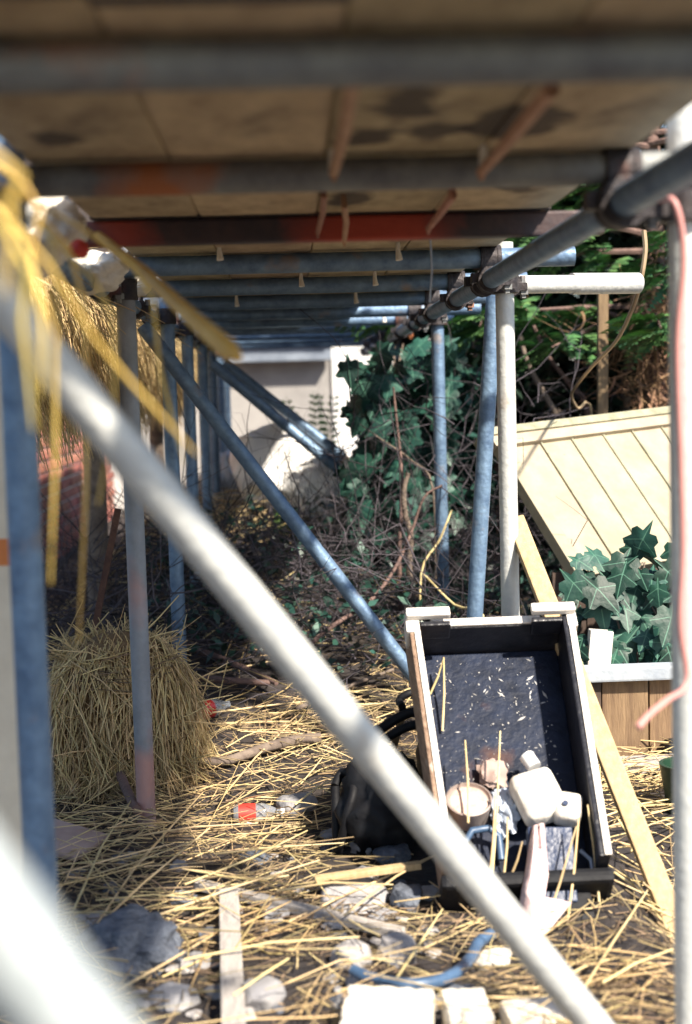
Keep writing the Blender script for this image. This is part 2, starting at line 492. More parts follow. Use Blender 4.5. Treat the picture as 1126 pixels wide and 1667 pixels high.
# ---- cottage along the left, seen under the straw: brick plinth with rendered wall above
cot = thing('cottage', 'old cottage with red brick base wall behind the left hand scaffold uprights', 'building', (-1.75, 10, 0.3))
WX = -1.52
obj('mortar_bed', MB().box((WX - 0.13, 9.4, 0.55), (0.12, 3.4, 0.64)), 'mortar', cot)
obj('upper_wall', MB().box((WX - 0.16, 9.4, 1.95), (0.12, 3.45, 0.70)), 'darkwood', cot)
obj('rendered_wall', MB().box((WX - 0.10, 15.9, 1.30), (0.14, 3.05, 1.30)), 'render', cot, bevel=0.01)
bme = bpy.data.meshes.new('brick')
bm = bmesh.new(); bmesh.ops.create_cube(bm, size=1)
for v in bm.verts:
    v.co = Vector((v.co.x * 0.05, v.co.y * 0.205, v.co.z * 0.057))
bmesh.ops.bevel(bm, geom=list(bm.edges), offset=0.004, segments=1, affect='EDGES')
bm.to_mesh(bme); bm.free(); bme.materials.append(M['brick'])
for r_ in range(13):
    for i in range(23):
        y = 6.95 + i * 0.225 + (0.1125 if r_ % 2 else 0)
        if y > 12.65: continue
        b = linkobj('brick', bme, cot)
        b.location = (WX - 0.012 + random.uniform(-.004, .004), y, 0.10 + r_ * 0.0755)
        b.rotation_euler = (random.uniform(-.012, .012), 0, random.uniform(-.01, .01))

# ---- outhouse closing the far end
out = thing('outhouse', 'pale rendered outhouse with blue grey fascia closing the far end of the scaffold', 'building', (-0.4, 12.9, 0.5))
obj('wall', MB().box((-0.60, 13.1, 1.0), (0.98, 0.12, 0.70)), 'render', out, bevel=0.012)
obj('fascia', MB().box((-0.62, 12.86, 1.52), (1.0, 0.06, 0.115)), 'fascia', out, bevel=0.01)
obj('gutter', MB().tube([(-1.62, 12.76, 1.62), (0.36, 12.76, 1.60)], 0.045, 12), 'fascia', out, smooth=True)
obj('roof', MB().box((-0.62, 13.6, 1.86), (1.05, 0.9, 0.05), Matrix.Rotation(R(16), 3, 'X')), 'darkwood', out)
dr = obj('door', MB().box((0.66, 13.02, 1.05), (0.22, 0.02, 0.62)), 'white', out, bevel=0.006)
for x in (0.41, 0.91):
    obj('door_frame', MB().box((x, 13.0, 1.05), (0.028, 0.05, 0.66)), 'white', dr, bevel=0.005)
obj('side_wall', MB().box((2.0, 13.1, 1.0), (1.06, 0.12, 0.72)), 'white', out, bevel=0.012)

# ================================================================== SCAFFOLD
LX, RX = -0.40, 0.55
ZL, ZT, ZD = 1.373, 1.425, 1.456
sc = thing('scaffold', 'low galvanised tube scaffold carrying a boarded deck over the straw littered ground', 'scaffold', (0.07, 4.5, 0))
LEFT_Y = [2.02, 3.55, 4.75, 5.65, 6.6, 7.4, 8.2, 9.0]
RIGHT_Y = [2.15, 3.67, 5.35, 7.3, 9.2]
def ringtube(mb, c, ax, r_, h):
    c = Vector(c); ax = Vector(ax)
    return mb.tube([c - ax * h, c - ax * h * .98, c - ax * h * .6, c - ax * h * .55, c + ax * h * .55, c + ax * h * .6, c + ax * h * .98, c + ax * h],
                   [r_ * .9, r_ * 1.04, r_ * 1.04, r_, r_, r_ * 1.04, r_ * 1.04, r_ * .9], 14)
def coupler(p, k, parent, ax2=(1, 0, 0), off=(0, 0, .05)):
    """right-angle coupler: two clamp shells, hinge lugs and bolts"""
    p = Vector(p); off = Vector(off); q = 1 + .3 * k
    mb = MB()
    ringtube(mb, p, (0, 1, 0), .0325 * q, .026 * q)
    ringtube(mb, p + off, ax2, .0325 * q, .026 * q)
    c = obj('coupler', mb.box(p + off * .5, (.02 * q, .02 * q, .02 * q)).box(p + Vector((.036 * q, 0, -.006)), (.013 * q, .018 * q, .010 * q)).box(p + Vector((-.036 * q, 0, .004)), (.012 * q, .016 * q, .012 * q)), 'coupler', parent, smooth=True)
    obj('bolt', MB().tube([p + Vector((.040 * q, 0, -.035 * q)), p + Vector((.040 * q, 0, .022 * q))], .008 * q, 6), 'steel_orange', c)
    obj('nut', MB().tube([p + Vector((.040 * q, 0, -.026 * q)), p + Vector((.040 * q, 0, -.012 * q))], .014 * q, 6), 'steel_orange', c)
    return c
for i, y in enumerate(LEFT_Y):
    b = gh(LX, y) - 0.05
    mm = 'steel_rust' if i == 1 else 'steel'
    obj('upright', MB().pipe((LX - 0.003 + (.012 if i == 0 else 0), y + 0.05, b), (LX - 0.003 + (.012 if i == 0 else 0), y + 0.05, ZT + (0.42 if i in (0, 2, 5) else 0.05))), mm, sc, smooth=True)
    coupler((LX - 0.055, y + 0.045, ZL), 0, sc, (0, 0, 1), (.05, 0, 0))
for i, y in enumerate(RIGHT_Y):
    xr = RX + (.05 if i == 0 else .008)
    b = gh(xr, y) - 0.05
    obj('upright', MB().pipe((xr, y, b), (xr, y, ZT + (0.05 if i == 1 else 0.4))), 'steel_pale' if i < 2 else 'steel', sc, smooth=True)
    coupler((RX - .045, y - 0.005, ZL), .5 if i == 0 else .15, sc, (0, 0, 1), (xr - RX + .045, 0, 0))
for x in (LX - .055, RX - .045):
    obj('ledger', MB().pipe((x, -0.6, ZL), (x, 9.7, ZL)), 'steel', sc, smooth=True)
TY = [1.43, 2.15, 3.55, 4.28, 5.0, 5.7, 6.4, 7.1, 7.8, 8.5, 9.2]
for i, y in enumerate(TY):
    a, b = random.uniform(.10, .16), random.uniform(.13, .22)
    obj('transom', MB().pipe((LX - a, y, ZT), (RX + b, y, ZT)), 'steel_orange' if i < 2 else 'steel', sc, smooth=True)
    coupler((LX - .055, y, ZL), 0, sc)
    coupler((RX - .045, y, ZL), 0, sc)
obj('transom', MB().box((0.075, 2.86, ZT + 0.0015), (0.56, 0.022, 0.024)), 'red_steel', sc, bevel=0.006, label='dark red painted cross bearer')
# braces
def brace(p0, p1, m='steel'):
    return obj('brace', MB().pipe(p0, p1), m, sc, smooth=True)
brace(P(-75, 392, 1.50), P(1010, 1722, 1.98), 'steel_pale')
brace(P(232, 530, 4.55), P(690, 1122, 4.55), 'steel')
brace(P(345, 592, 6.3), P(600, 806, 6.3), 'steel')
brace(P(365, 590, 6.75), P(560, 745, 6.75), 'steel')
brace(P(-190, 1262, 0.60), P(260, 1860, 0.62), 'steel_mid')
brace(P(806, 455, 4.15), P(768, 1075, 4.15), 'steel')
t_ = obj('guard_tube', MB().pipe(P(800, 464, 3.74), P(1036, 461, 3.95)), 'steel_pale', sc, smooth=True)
obj('sleeve', MB().tube([P(930, 462, 3.86), P(1038, 461, 3.952)], 0.0290, 20), 'steel_pale', t_, smooth=True)
coupler(P(826, 464, 3.72), 0, sc, (0, 0, 1), (-.02, -.045, 0))

# ---- deck boards, each a thing lying on the transoms
BX = [(-0.378, -0.1675), (-0.167, 0.0625), (0.063, 0.2925), (0.293, 0.522)]
BL = [('short weathered scaffold board over the ledger where the red printed sack is lodged', 'long weathered scaffold board over the ledger running on past the small straw covered sacks'),
      ('short plain scaffold board second in from the sack side, crossing the rusty transoms', 'long scaffold board second in from the sack side, running on past the red bearer'),
      ('short scaffold board with burnt dark stains above the middle hanging splinter', 'long scaffold board third in from the sack side, running on past the red bearer'),
      ('short stained scaffold board over the ledger by the big black clamp', 'long scaffold board over the ledger above the trough, running on past the red bearer')]
for k, (x0, x1) in enumerate(BX):
    cuts = [1.24 + [.0, .03, -.02, .02][k], 2.86, [7.4, 7.45, 7.0, 5.3][k]]
    for j in range(2):
        dz = random.uniform(0, 0.003)
        o = obj('scaffold_board', MB().box(((x0 + x1) / 2, (cuts[j] + cuts[j + 1]) / 2, ZD + 0.014 + dz), ((x1 - x0) / 2, (cuts[j + 1] - cuts[j]) / 2 - .004, 0.019)),
                'board', bevel=0.007, label=BL[k][j], cat='board', group='scaffold boards of the overhead deck')
        for yy in (cuts[j] + .03, cuts[j + 1] - .03):
            obj('end_band', MB().box(((x0 + x1) / 2, yy, ZD + 0.014 + dz), ((x1 - x0) / 2 + .001, 0.014, 0.0205)), 'coupler', o)

# ---- splinters and stalks hanging out of the deck joints
SPL = [((543, 282, 2.08), (574, 126, 1.50), .009, 'long pinkish splinter hanging below the middle deck joint'),
       ((783, 280, 2.08), (897, 146, 1.58), .010, 'long reddish splinter hanging by the dark deck stain'),
       ((697, 372, 2.80), (737, 318, 2.45), .008, 'short splinter hanging beside the red painted bearer'),
       ((517, 378, 2.80), (527, 318, 2.45), .006, 'thin dark splinter hanging from the middle deck joint at the red bearer'),
       ((560, 392, 2.80), (560, 335, 2.55), .006, 'orange stalk hanging in front of the red painted bearer')]
for a, b, r_, lab in SPL:
    p0, p1 = P(*a), P(*b)
    p0.z = min(p0.z, ZD); p1.z = min(p1.z, ZD)
    top = p1 + Vector((0, .02, 0)); top.z = ZD + .006
    mid = (p0 + p1) / 2 + Vector((.004, 0, .003))
    obj('wood_splinter', MB().tube([top, p1, mid, p0, p0 + Vector((0, 0, -.012))], [r_ * .6, r_, r_ * .95, r_ * .8, r_ * .3], 8), 'splinter', smooth=True,
        label=lab, cat='splinter', group='splinters hanging from the deck joints')
for px, py, d in ((357, 418, 3.40), (648, 418, 3.40), (490, 462, 4.15), (610, 460, 4.15), (385, 495, 4.9), (579, 490, 4.9), (786, 268, 2.10), (541, 272, 2.10), (625, 522, 6.3)):
    p = P(px, py, d)
    h = .05
    obj('dried_drip', MB().tube([(p.x, p.y, ZD + .004), (p.x, p.y, p.z + .012), (p.x + .002, p.y - .004, p.z - .008)], [.004, .006, .009], 8), 'sack', smooth=True,
        label='pale dried drip hanging from a joint between the deck boards', cat='drip', group='dried drips under the deck joints')
p = P(700, 385, 3.1)
obj('string', MB().tube([(p.x, p.y, ZD + .01), p, P(703, 440, 3.1), P(699, 492, 3.1)], .0022, 6), 'bluesheet', label='thin blue string hanging from the deck beside the ledger', cat='string')

# ---- pink cable on the near right upright
pts = [P(1098, 330, 2.10), P(1113, 420, 2.10), P(1103, 560, 2.10), P(1109, 760, 2.10), P(1112, 900, 2.10), P(1108, 1020, 2.09), P(1118, 1110, 2.09), P(1085, 1140, 2.05), P(1058, 1162, 2.02), P(1038, 1184, 2.0)]
pts = [Vector((1, 1, 1)) * 0 + q for q in pts]
obj('pink_cable', MB().tube(sm([Vector((RX, 2.13, ZL))] + pts), .0052, 10), 'pink', smooth=True, label='pink cable running down the upright beside the cream panel, its cut end sticking out', cat='cable')

# ================================================================== STRAW
def straw_on_ground(n, region, dens, rmin, rmax, lmin, lmax, zmax, m, name, label):
    P0, P1, rr = [], [], []
    x0, x1, y0, y1 = region
    k = 0
    while k < n:
        x, y = random.uniform(x0, x1), random.uniform(y0, y1)
        if random.random() > dens(x, y): continue
        L = random.uniform(lmin, lmax)
        a = random.gauss(0.45, 0.85) if random.random() < .65 else random.uniform(0, math.pi)
        tl = random.gauss(0, .13)
        d = Vector((math.cos(a), math.sin(a), tl)).normalized() * L / 2
        z = random.random() ** 1.7 * zmax + .006
        g0, g1 = gh(x - d.x, y - d.y), gh(x + d.x, y + d.y)
        a0 = Vector((x - d.x, y - d.y, g0 + max(.004, z - d.z)))
        a1 = Vector((x + d.x, y + d.y, g1 + max(.004, z + d.z)))
        P0.append(a0); P1.append(a1); rr.append(random.uniform(rmin, rmax)); k += 1
    V, F = stalks(np.array(P0), np.array(P1), np.array(rr), .055)
    return npmesh(name, V, F, m, label=label, cat='straw', kind='stuff')

def in_trough(x, y):
    return 0.22 < x < 0.80 and 2.85 < y < 3.75
def dens_main(x, y):
    if in_trough(x, y): return 0.0
    n = noise.noise(Vector((x * 2.2, y * 2.2, 8.0)))
    d = .55 + n * .9
    if y < 2.75: d *= .8
    if y > 4.6: d *= .5
    if y > 4.9 and x > -.5: d *= .35
    if x > .05 and 2.6 < y < 3.7: d *= .25
    if -1.0 < x < 0.05 and 2.7 < y < 3.9: d = max(d, .75)
    return max(.06, min(1, d))
straw_on_ground(3300, (-1.6, 1.5, 1.7, 6.4), dens_main, .0008, .0022, .06, .36, .055, 'straw', 'loose_straw', 'loose yellow straw strewn thickly over the ground under the scaffold')
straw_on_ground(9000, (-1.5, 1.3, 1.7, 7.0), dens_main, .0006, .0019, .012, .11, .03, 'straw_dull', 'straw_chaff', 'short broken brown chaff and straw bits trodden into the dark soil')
straw_on_ground(500, (-.75, .25, 6.2, 8.0), lambda x, y: 1, .0015, .003, .12, .35, .14, 'straw', 'straw_litter', 'sunlit straw heaped on the bank below the white sheeting')
straw_on_ground(420, (.75, 1.5, 2.7, 4.0), lambda x, y: 1, .0014, .0028, .12, .34, .08, 'straw', 'straw_drift', 'straw drifted against the boards of the brown crate')

straw_on_ground(240, (.0, 1.0, 2.1, 2.95), lambda x, y: 1, .0008, .0021, .06, .30, .07, 'straw', 'straw_scatter', 'straw scattered over the dark soil between the white blocks and the trough')
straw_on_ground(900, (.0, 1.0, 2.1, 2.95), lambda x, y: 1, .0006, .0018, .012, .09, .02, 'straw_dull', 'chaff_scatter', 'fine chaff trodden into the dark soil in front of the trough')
# single long stalks (pixel ends in the photograph, lying or leaning)
SG = [(102, 1560, 352, 1338), (140, 1530, 300, 1320), (230, 1500, 520, 1400), (300, 1562, 585, 1525), (300, 1440, 500, 1352), (215, 1362, 420, 1340),
      (160, 1630, 350, 1520), (470, 1500, 700, 1395), (560, 1490, 730, 1380), (350, 1390, 560, 1372), (480, 1310, 560, 1260), (240, 1240, 330, 1180),
      (330, 1100, 520, 1060), (345, 1160, 560, 1135), (360, 1300, 470, 1180), (330, 1040, 480, 930), (300, 1180, 560, 1172), (420, 1250, 560, 1300),
      (980, 1330, 1095, 1300), (1000, 1420, 1095, 1480), (930, 1640, 1060, 1440), (980, 1600, 1095, 1545), (900, 1600, 1000, 1560), (640, 1600, 720, 1480),
      (260, 1460, 470, 1425), (210, 1420, 330, 1290), (120, 1480, 215, 1300), (380, 1620, 470, 1560), (450, 1450, 640, 1440), (520, 1230, 640, 1260)]
for i, (a, b, c, d) in enumerate(SG):
    up = random.uniform(.015, .06)
    p0, p1 = G(a, b, up), G(c, d, up + random.uniform(0, .03))
    if (p1 - p0).length > .75:
        p1 = p0 + (p1 - p0).normalized() * .75
    q = (p0 + p1) / 2 + Vector((random.uniform(-.01, .01), 0, random.uniform(-.004, .012)))
    obj('straw_stalk', MB().tube([p0, q, p1], [.0025, .0024, .0016], 6), 'straw_one', smooth=True,
        label='long single straw stalk lying loose on top of the litter', cat='straw', group='single straw stalks on the litter')

# ---- standing straw bundle
bb = G(185, 1275)
bun = thing('straw_bundle', 'standing bundle of cut straw slumped around the pink stained upright', 'straw', (bb.x, bb.y + .12, 0))
bc = Vector((bb.x + .005, bb.y + .14, 0.0))
prof = [(0.0, .245), (.08, .24), (.18, .23), (.28, .21), (.36, .18), (.42, .125), (.455, .04)]
core = MB()
nn = 22
rv, rf = [], []
for z, r_ in prof:
    for k in range(nn):
        a = 2 * math.pi * k / nn
        q = 1 + .12 * noise.noise(Vector((math.cos(a) * 2, math.sin(a) * 2, z * 6))) + .22 * noise.noise(Vector((math.cos(a) * 1.3, math.sin(a) * 1.3, 7.7)))
        rv.append(bc + Vector((math.cos(a) * r_ * .88 * q, math.sin(a) * r_ * .88 * q, z - .02)))
for i in range(len(prof) - 1):
    for k in range(nn):
        rf.append((i * nn + k, i * nn + (k + 1) % nn, (i + 1) * nn + (k + 1) % nn, (i + 1) * nn + k))
rf.append(tuple(range((len(prof) - 1) * nn, len(prof) * nn)))
core.add(rv, rf)
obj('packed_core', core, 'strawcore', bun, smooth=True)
def prad(z):
    for (z0, r0), (z1, r1) in zip(prof, prof[1:]):
        if z0 <= z <= z1: return r0 + (r1 - r0) * (z - z0) / (z1 - z0)
    return prof[-1][1]
P0, P1, rr = [], [], []
for i in range(2600):
    a = random.uniform(0, 2 * math.pi)
    zt = random.uniform(.05, .43)
    L = random.uniform(.06, .22)
    zb = max(.0, zt - L)
    da = random.gauss(0, .22)
    k0, k1 = random.uniform(.88, 1.07), random.uniform(.92, 1.16)
    wob = 1 + .26 * noise.noise(Vector((math.cos(a) * 1.3, math.sin(a) * 1.3, 7.7)))
    k0 *= wob; k1 *= wob
    r0, r1 = prad(zt) * k0, prad(zb) * k1
    P0.append((bc.x + math.cos(a) * r0, bc.y + math.sin(a) * r0, bc.z + zt))
    P1.append((bc.x + math.cos(a + da) * r1, bc.y + math.sin(a + da) * r1, bc.z + zb))
    if random.random() < .14:                               # stray stalks
        g_ = Vector(P0[-1]) + Vector((random.gauss(0, .09), random.gauss(0, .09), random.gauss(0, .07)))
        P1[-1] = (g_.x, g_.y, max(.01, g_.z))
    rr.append(random.uniform(.0008, .0026))
for i in range(520):                                       # slumped skirt running out into the litter
    a = random.uniform(0, 2 * math.pi); q = random.uniform(.19, .30)
    P0.append((bc.x + math.cos(a) * .19, bc.y + math.sin(a) * .19, random.uniform(.02, .16)))
    a += random.gauss(0, .35)
    P1.append((bc.x + math.cos(a) * (q + .06), bc.y + math.sin(a) * (q + .06), random.uniform(.005, .05))); rr.append(random.uniform(.0009, .0024))
for i in range(420):                                       # cut ends standing up at the crown
    a = random.uniform(0, 2 * math.pi); q = math.sqrt(random.random()) * .15
    x, y = bc.x + math.cos(a) * q, bc.y + math.sin(a) * q
    P0.append((x, y, bc.z + .36)); P1.append((x + random.gauss(0, .06), y + random.gauss(0, .06), bc.z + .46 - q * .45 + random.uniform(-.06, .03)))
    rr.append(random.uniform(.0012, .0024))
V, F = stalks(P0, P1, rr, .03)
npmesh('cut_straw', V, F, 'straw', bun, kind='stuff')
P0, P1 = [], []
for i in range(34):                                        # binding of level straw round the waist
    a = random.uniform(-2.6, .2); da = random.uniform(.4, .9)
    z = .345 + random.gauss(0, .03); r0 = prad(z) * 1.03
    P0.append((bc.x + math.cos(a) * r0, bc.y + math.sin(a) * r0, z)); P1.append((bc.x + math.cos(a + da) * r0 * 1.02, bc.y + math.sin(a + da) * r0 * 1.02, z + random.gauss(0, .012)))
V, F = stalks(P0, P1, .002, .04)
npmesh('straw_binding', V, F, 'straw_dull', bun, kind='stuff')

# ---- thatch hanging outside the left ledger
ev = thing('thatch_eave', 'shaggy sunlit straw thatch hanging outside the ledger above the brick wall', 'thatch', (-0.95, 5.0, 0.3))
core = MB()
vs, fs = [], []
ring = [(-0.50, 1.34), (-0.53, 1.24), (-0.60, 1.16), (-0.74, 1.12), (-0.86, 1.18), (-0.90, 1.28), (-0.86, 1.38), (-0.76, 1.43), (-0.62, 1.42)]
ysE = np.linspace(2.75, 9.6, 30)
for y in ysE:
    for k, (x, z) in enumerate(ring):
        n_ = noise.noise(Vector((x * 3, y * 3, z * 3))) * .05
        sh = -0.14 - .02 * smooth((y - 4.2) / 2.5)
        vs.append((x + n_ + sh, y, z + n_ * .8 + .06 * smooth((y - 4) / 2)))
nr = len(ring)
for i in range(len(ysE) - 1):
    for k in range(nr):
        fs.append((i * nr + k, (i + 1) * nr + k, (i + 1) * nr + (k + 1) % nr, i * nr + (k + 1) % nr))
fs.append(tuple(range(nr))); fs.append(tuple(reversed(range((len(ysE) - 1) * nr, len(ysE) * nr))))
core.add(vs, fs)
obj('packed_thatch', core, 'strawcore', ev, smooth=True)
obj('support_pole', MB().tube([(-.76, 2.6, 1.20), (-.76, 9.8, 1.26)], .05, 10), 'bark', ev, smooth=True)
for yy in (3.0, 5.6, 8.2):
    obj('support_post', MB().tube([(-.78, yy, gh(-.78, yy) - .05), (-.77, yy, 1.22)], [.045, .04], 10), 'bark', ev, smooth=True)
P0, P1, rr = [], [], []
for i in range(8000):
    y = 2.7 + 6.7 * random.random() ** 1.7
    sh = -.11 - .02 * smooth((y - 4.2) / 2.5)
    z = 1.10 + .34 * random.random() ** .8
    x = -0.475 - .10 * ((1.40 - z) / .3) + random.gauss(0, .022) + sh
    L = random.uniform(.10, .30)
    d = Vector((random.gauss(.03, .10), random.gauss(.32, .30), -1)).normalized() * L
    P0.append((x - .01, y, z)); P1.append((x + d.x, y + d.y, z + d.z * .8)); rr.append(random.uniform(.001, .0022))
for i in range(900):                                      # pale tops spilling over the ledger
    y = random.uniform(2.8, 7.5)
    x = random.uniform(-.78, -.52)
    z = 1.39 + random.uniform(-.02, .05)
    d = Vector((random.gauss(.25, .3), random.gauss(.2, .4), random.gauss(-.35, .2))).normalized() * random.uniform(.08, .22)
    P0.append((x, y, z)); P1.append((x + d.x, y + d.y, z + d.z)); rr.append(random.uniform(.001, .0022))
V, F = stalks(P0, P1, rr, .05)
npmesh('hanging_straw', V, F, 'straw', ev, kind='stuff')

# near stalks drooping past the left upright (out of focus in the photograph)
NS = [((-15, 330, 1.25), (60, 470, 1.22), (70, 640, 1.2), .0028), ((5, 380, 1.15), (35, 520, 1.15), (55, 700, 1.15), .0030),
      ((60, 330, 1.5), (90, 620, 1.5), (82, 950, 1.5), .0028), ((20, 360, 1.3), (160, 560, 1.35), (320, 740, 1.4), .0030),
      ((110, 400, 1.7), (140, 700, 1.7), (128, 1045, 1.75), .0032), ((-10, 250, 1.0), (15, 330, 1.0), (10, 480, 1.0), .004),
      ((150, 450, 1.6), (185, 640, 1.6), (160, 820, 1.6), .003), ((40, 300, 1.3), (50, 420, 1.3), (95, 560, 1.3), .0026),
      ((215, 430, 1.8), (260, 600, 1.8), (300, 760, 1.8), .0032)]
for a, b, c, r_ in NS:
    r_ *= .72
    p0, p1, p2 = P(*a), P(*b), P(*c)
    top = Vector((min(p0.x, LX - .01), p0.y, max(p0.z, ZL + .028)))
    obj('drooping_stalk', MB().tube(sm([top + Vector((-.06, 0, .005)), top, p0, p1, p2], 3), [r_] * 11 + [r_ * .75, r_ * .4], 8), 'straw_pale', smooth=True,
        label='bright yellow straw stalk drooping from the ledger past the near uprights', cat='straw', group='yellow stalks drooping over the ledger')
top = P(160, 384, 2.5)
obj('thatching_stick', MB().tube([top, P(230, 440, 2.2), P(310, 515, 1.9), P(372, 570, 1.7), P(388, 582, 1.68)], [.008, .010, .011, .0125, .006], 10), 'straw_pale', smooth=True,
    label='thick yellow stick with rounded end hanging down from the deck edge', cat='stick')

# ---- white crumpled sacks lodged on the left ledger
SK = [((2, 256, 2.10), (.045, .06, .080), 'small white plastic scrap lodged where the ledger meets the near upright'),
      ((104, 378, 2.62), (.078, .12, .062), 'large crumpled white plastic sack with red print lodged on the ledger'),
      ((178, 442, 3.33), (.070, .13, .046), 'crumpled white plastic sack lodged on the ledger behind the red printed one'),
      ((232, 464, 4.10), (.055, .11, .032), 'small flat white sack on the ledger above the pink stained upright'),
      ((270, 496, 4.95), (.055, .10, .036), 'small white sack under loose straw on the ledger')]
for i, (c, s_, lab) in enumerate(SK):
    p = P(*c)
    p.x = min(p.x, -.44)
    o = obj('plastic_sack', MB().blob(p, s_, 3.1 + i * 2.3, .38, 1.5, 4), 'sack', smooth=True, soft=True, label=lab, cat='sack')
    if i == 1:
        q = p + Vector((.030, -.125, -.012))
        obj('red_print', MB().blob(P(128, 406, 2.515), (.018, .016, .017), 2, .2, 1.5, 2), 'redprint', o, smooth=True)

# ================================================================== TROUGH AND CONTENTS
tn = P(846, 1488, 2.98); tn.z = 0.07
tf = P(793, 1062, 3.42)
ty = (tf - tn).normalized(); TL = (tf - tn).length
tx = Vector((1, 0, .01)); tx = (tx - ty * tx.dot(ty)).normalized()
tz = tx.cross(ty)
TM = Matrix.Translation(tn) @ Matrix((tx, ty, tz)).transposed().to_4x4()
TR3 = TM.to_3x3()
def tp(x, y, z): return TM @ Vector((x, y, z))
tro = thing('wooden_trough', 'black stained wooden trough propped up at one end and holding rubbish', 'trough', (tn.x, tn.y, 0))
wn, wf, H = .150, .172, .125
def tslab(pts, m, name, bevel=.004, parent=tro):
    """pts: four (x,y) corners in local floor plane with z0,z1"""
    (a, b, c, d), z0, z1 = pts
    vs = [tp(*q, z0) for q in (a, b, c, d)] + [tp(*q, z1) for q in (a, b, c, d)]
    return obj(name, MB().add(vs, [(3, 2, 1, 0), (4, 5, 6, 7), (0, 1, 5, 4), (1, 2, 6, 5), (2, 3, 7, 6), (3, 0, 4, 7)]), m, parent, bevel=bevel)
fl = tslab((((-wn, -.02), (wn, -.02), (wf, TL), (-wf, TL)), -.018, 0), 'troughfloor', 'floor_panel')
sl = tslab((((-wn - .026, -.05), (-wn, -.05), (-wf, TL + .03), (-wf - .026, TL + .03)), -.02, H), 'troughside', 'side_board')
sr = tslab((((wn, -.05), (wn + .026, -.05), (wf + .026, TL + .03), (wf, TL + .03)), -.02, H), 'trough', 'side_board')
tslab((((-wn - .015, -.05), (-wn - .001, -.05), (-wf - .001, TL + .03), (-wf - .015, TL + .03)), H + .0005, H + .004), 'worn', 'worn_edge', .001, sl)  # white strip paints the light catching this board's top edge
tslab((((wn + .012, -.05), (wn + .027, -.05), (wf + .027, TL + .03), (wf + .012, TL + .03)), H + .0005, H + .004), 'worn', 'worn_edge', .001, sr)  # same painted highlight along the right hand board
fe = tslab((((-wf - .001, TL + .002), (wf + .001, TL + .002), (wf + .001, TL + .026), (-wf - .001, TL + .026)), -.018, H - .028), 'trough', 'end_board')
tslab((((-wf + .03, TL + .004), (wf - .05, TL + .004), (wf - .05, TL + .026), (-wf + .03, TL + .026)), H - .0275, H - .020), 'worn', 'end_rail', .003, fe)  # white top paints the highlight on the end board
tslab((((-wn - .03, -.085), (wn + .035, -.085), (wn + .035, -.052), (-wn - .03, -.052)), -.02, .085), 'black', 'end_board', .012)
for sgn in (-1, 1):
    x0, x1 = sorted((sgn * (wf + .030), sgn * (wf - .075)))
    tslab((((x0, TL + .004), (x1, TL + .004), (x1, TL + .030), (x0, TL + .030)), H + .004, H + .022), 'worn', 'corner_bracket', .004)
    x0, x1 = sorted((sgn * (wf + .032), sgn * (wf + .008)))
    tslab((((x0, TL - .03), (x1, TL - .03), (x1, TL + .032), (x0, TL + .032)), H - .06, H + .005), 'worn', 'corner_post', .004)
    x0, x1 = sorted((sgn * (wf - .002), sgn * (wf - .075)))
    tslab((((x0, TL - .012), (x1, TL - .012), (x1, TL + .0015), (x0, TL + .0015)), H - .05, H + .003), 'trough', 'corner_block', .004)
fv, ff = [], []
for i in range(300):                                       # flecks of dirt stuck on the floor panel
    x = random.uniform(-.16, .13); y = random.uniform(.12, TL - .02); s_ = random.uniform(.0006, .0020) if random.random() < .95 else random.uniform(.002, .0035)
    c = Vector((x, y, .001)); a = random.uniform(0, 6.28); el = random.choice((1, 1, 1.3, 4))
    ux = Vector((math.cos(a), math.sin(a), 0)) * s_ * el; uy = Vector((-math.sin(a), math.cos(a), 0)) * s_
    o_ = len(fv)
    fv += [TM @ (c + ux), TM @ (c + uy), TM @ (c - ux), TM @ (c - uy), TM @ (c + Vector((0, 0, s_ * 1.2)))]
    ff += [(o_, o_ + 1, o_ + 4), (o_ + 1, o_ + 2, o_ + 4), (o_ + 2, o_ + 3, o_ + 4), (o_ + 3, o_, o_ + 4)]
npmesh('dirt_flecks', np.array([tuple(v) for v in fv]), np.array(ff), 'fleck', tro, kind='stuff')

def lathe(profile, M4, n=28):
    mb = MB(); vs = []; fs = []
    for r_, z in profile:
        for k in range(n):
            a = 2 * math.pi * k / n
            vs.append(M4 @ Vector((r_ * math.cos(a), r_ * math.sin(a), z)))
    for i in range(len(profile) - 1):
        for k in range(n):
            fs.append((i * n + k, i * n + (k + 1) % n, (i + 1) * n + (k + 1) % n, (i + 1) * n + k))
    fs.append(tuple(reversed(range(n)))); fs.append(tuple(range((len(profile) - 1) * n, len(profile) * n)))
    return mb.add(vs, fs)

def inside(px, py, lift):                                   # point in the trough, lift above its floor
    r_ = ray(px, py)
    p0 = tp(0, 0, lift)
    t = (p0 - CO).dot(tz) / r_.dot(tz)
    return CO + r_ * t
# round tin
c = inside(763, 1306, .055)
tm = Matrix.Translation(c) @ (TR3 @ Matrix.Rotation(R(-12), 3, 'X')).to_4x4()
tin = obj('round_tin', lathe([(.030, -.05), (.043, -.045), (.049, 0.0), (.051, .010), (.0475, .011), (.045, .004)], tm), 'pan_rim', smooth=True,
          label='round tin of pinkish plaster lying in the black trough', cat='tin')
obj('plaster_fill', lathe([(.044, .0), (.0455, .003), (.03, .0065), (.012, .007)], tm), 'pan_in', tin, smooth=True)
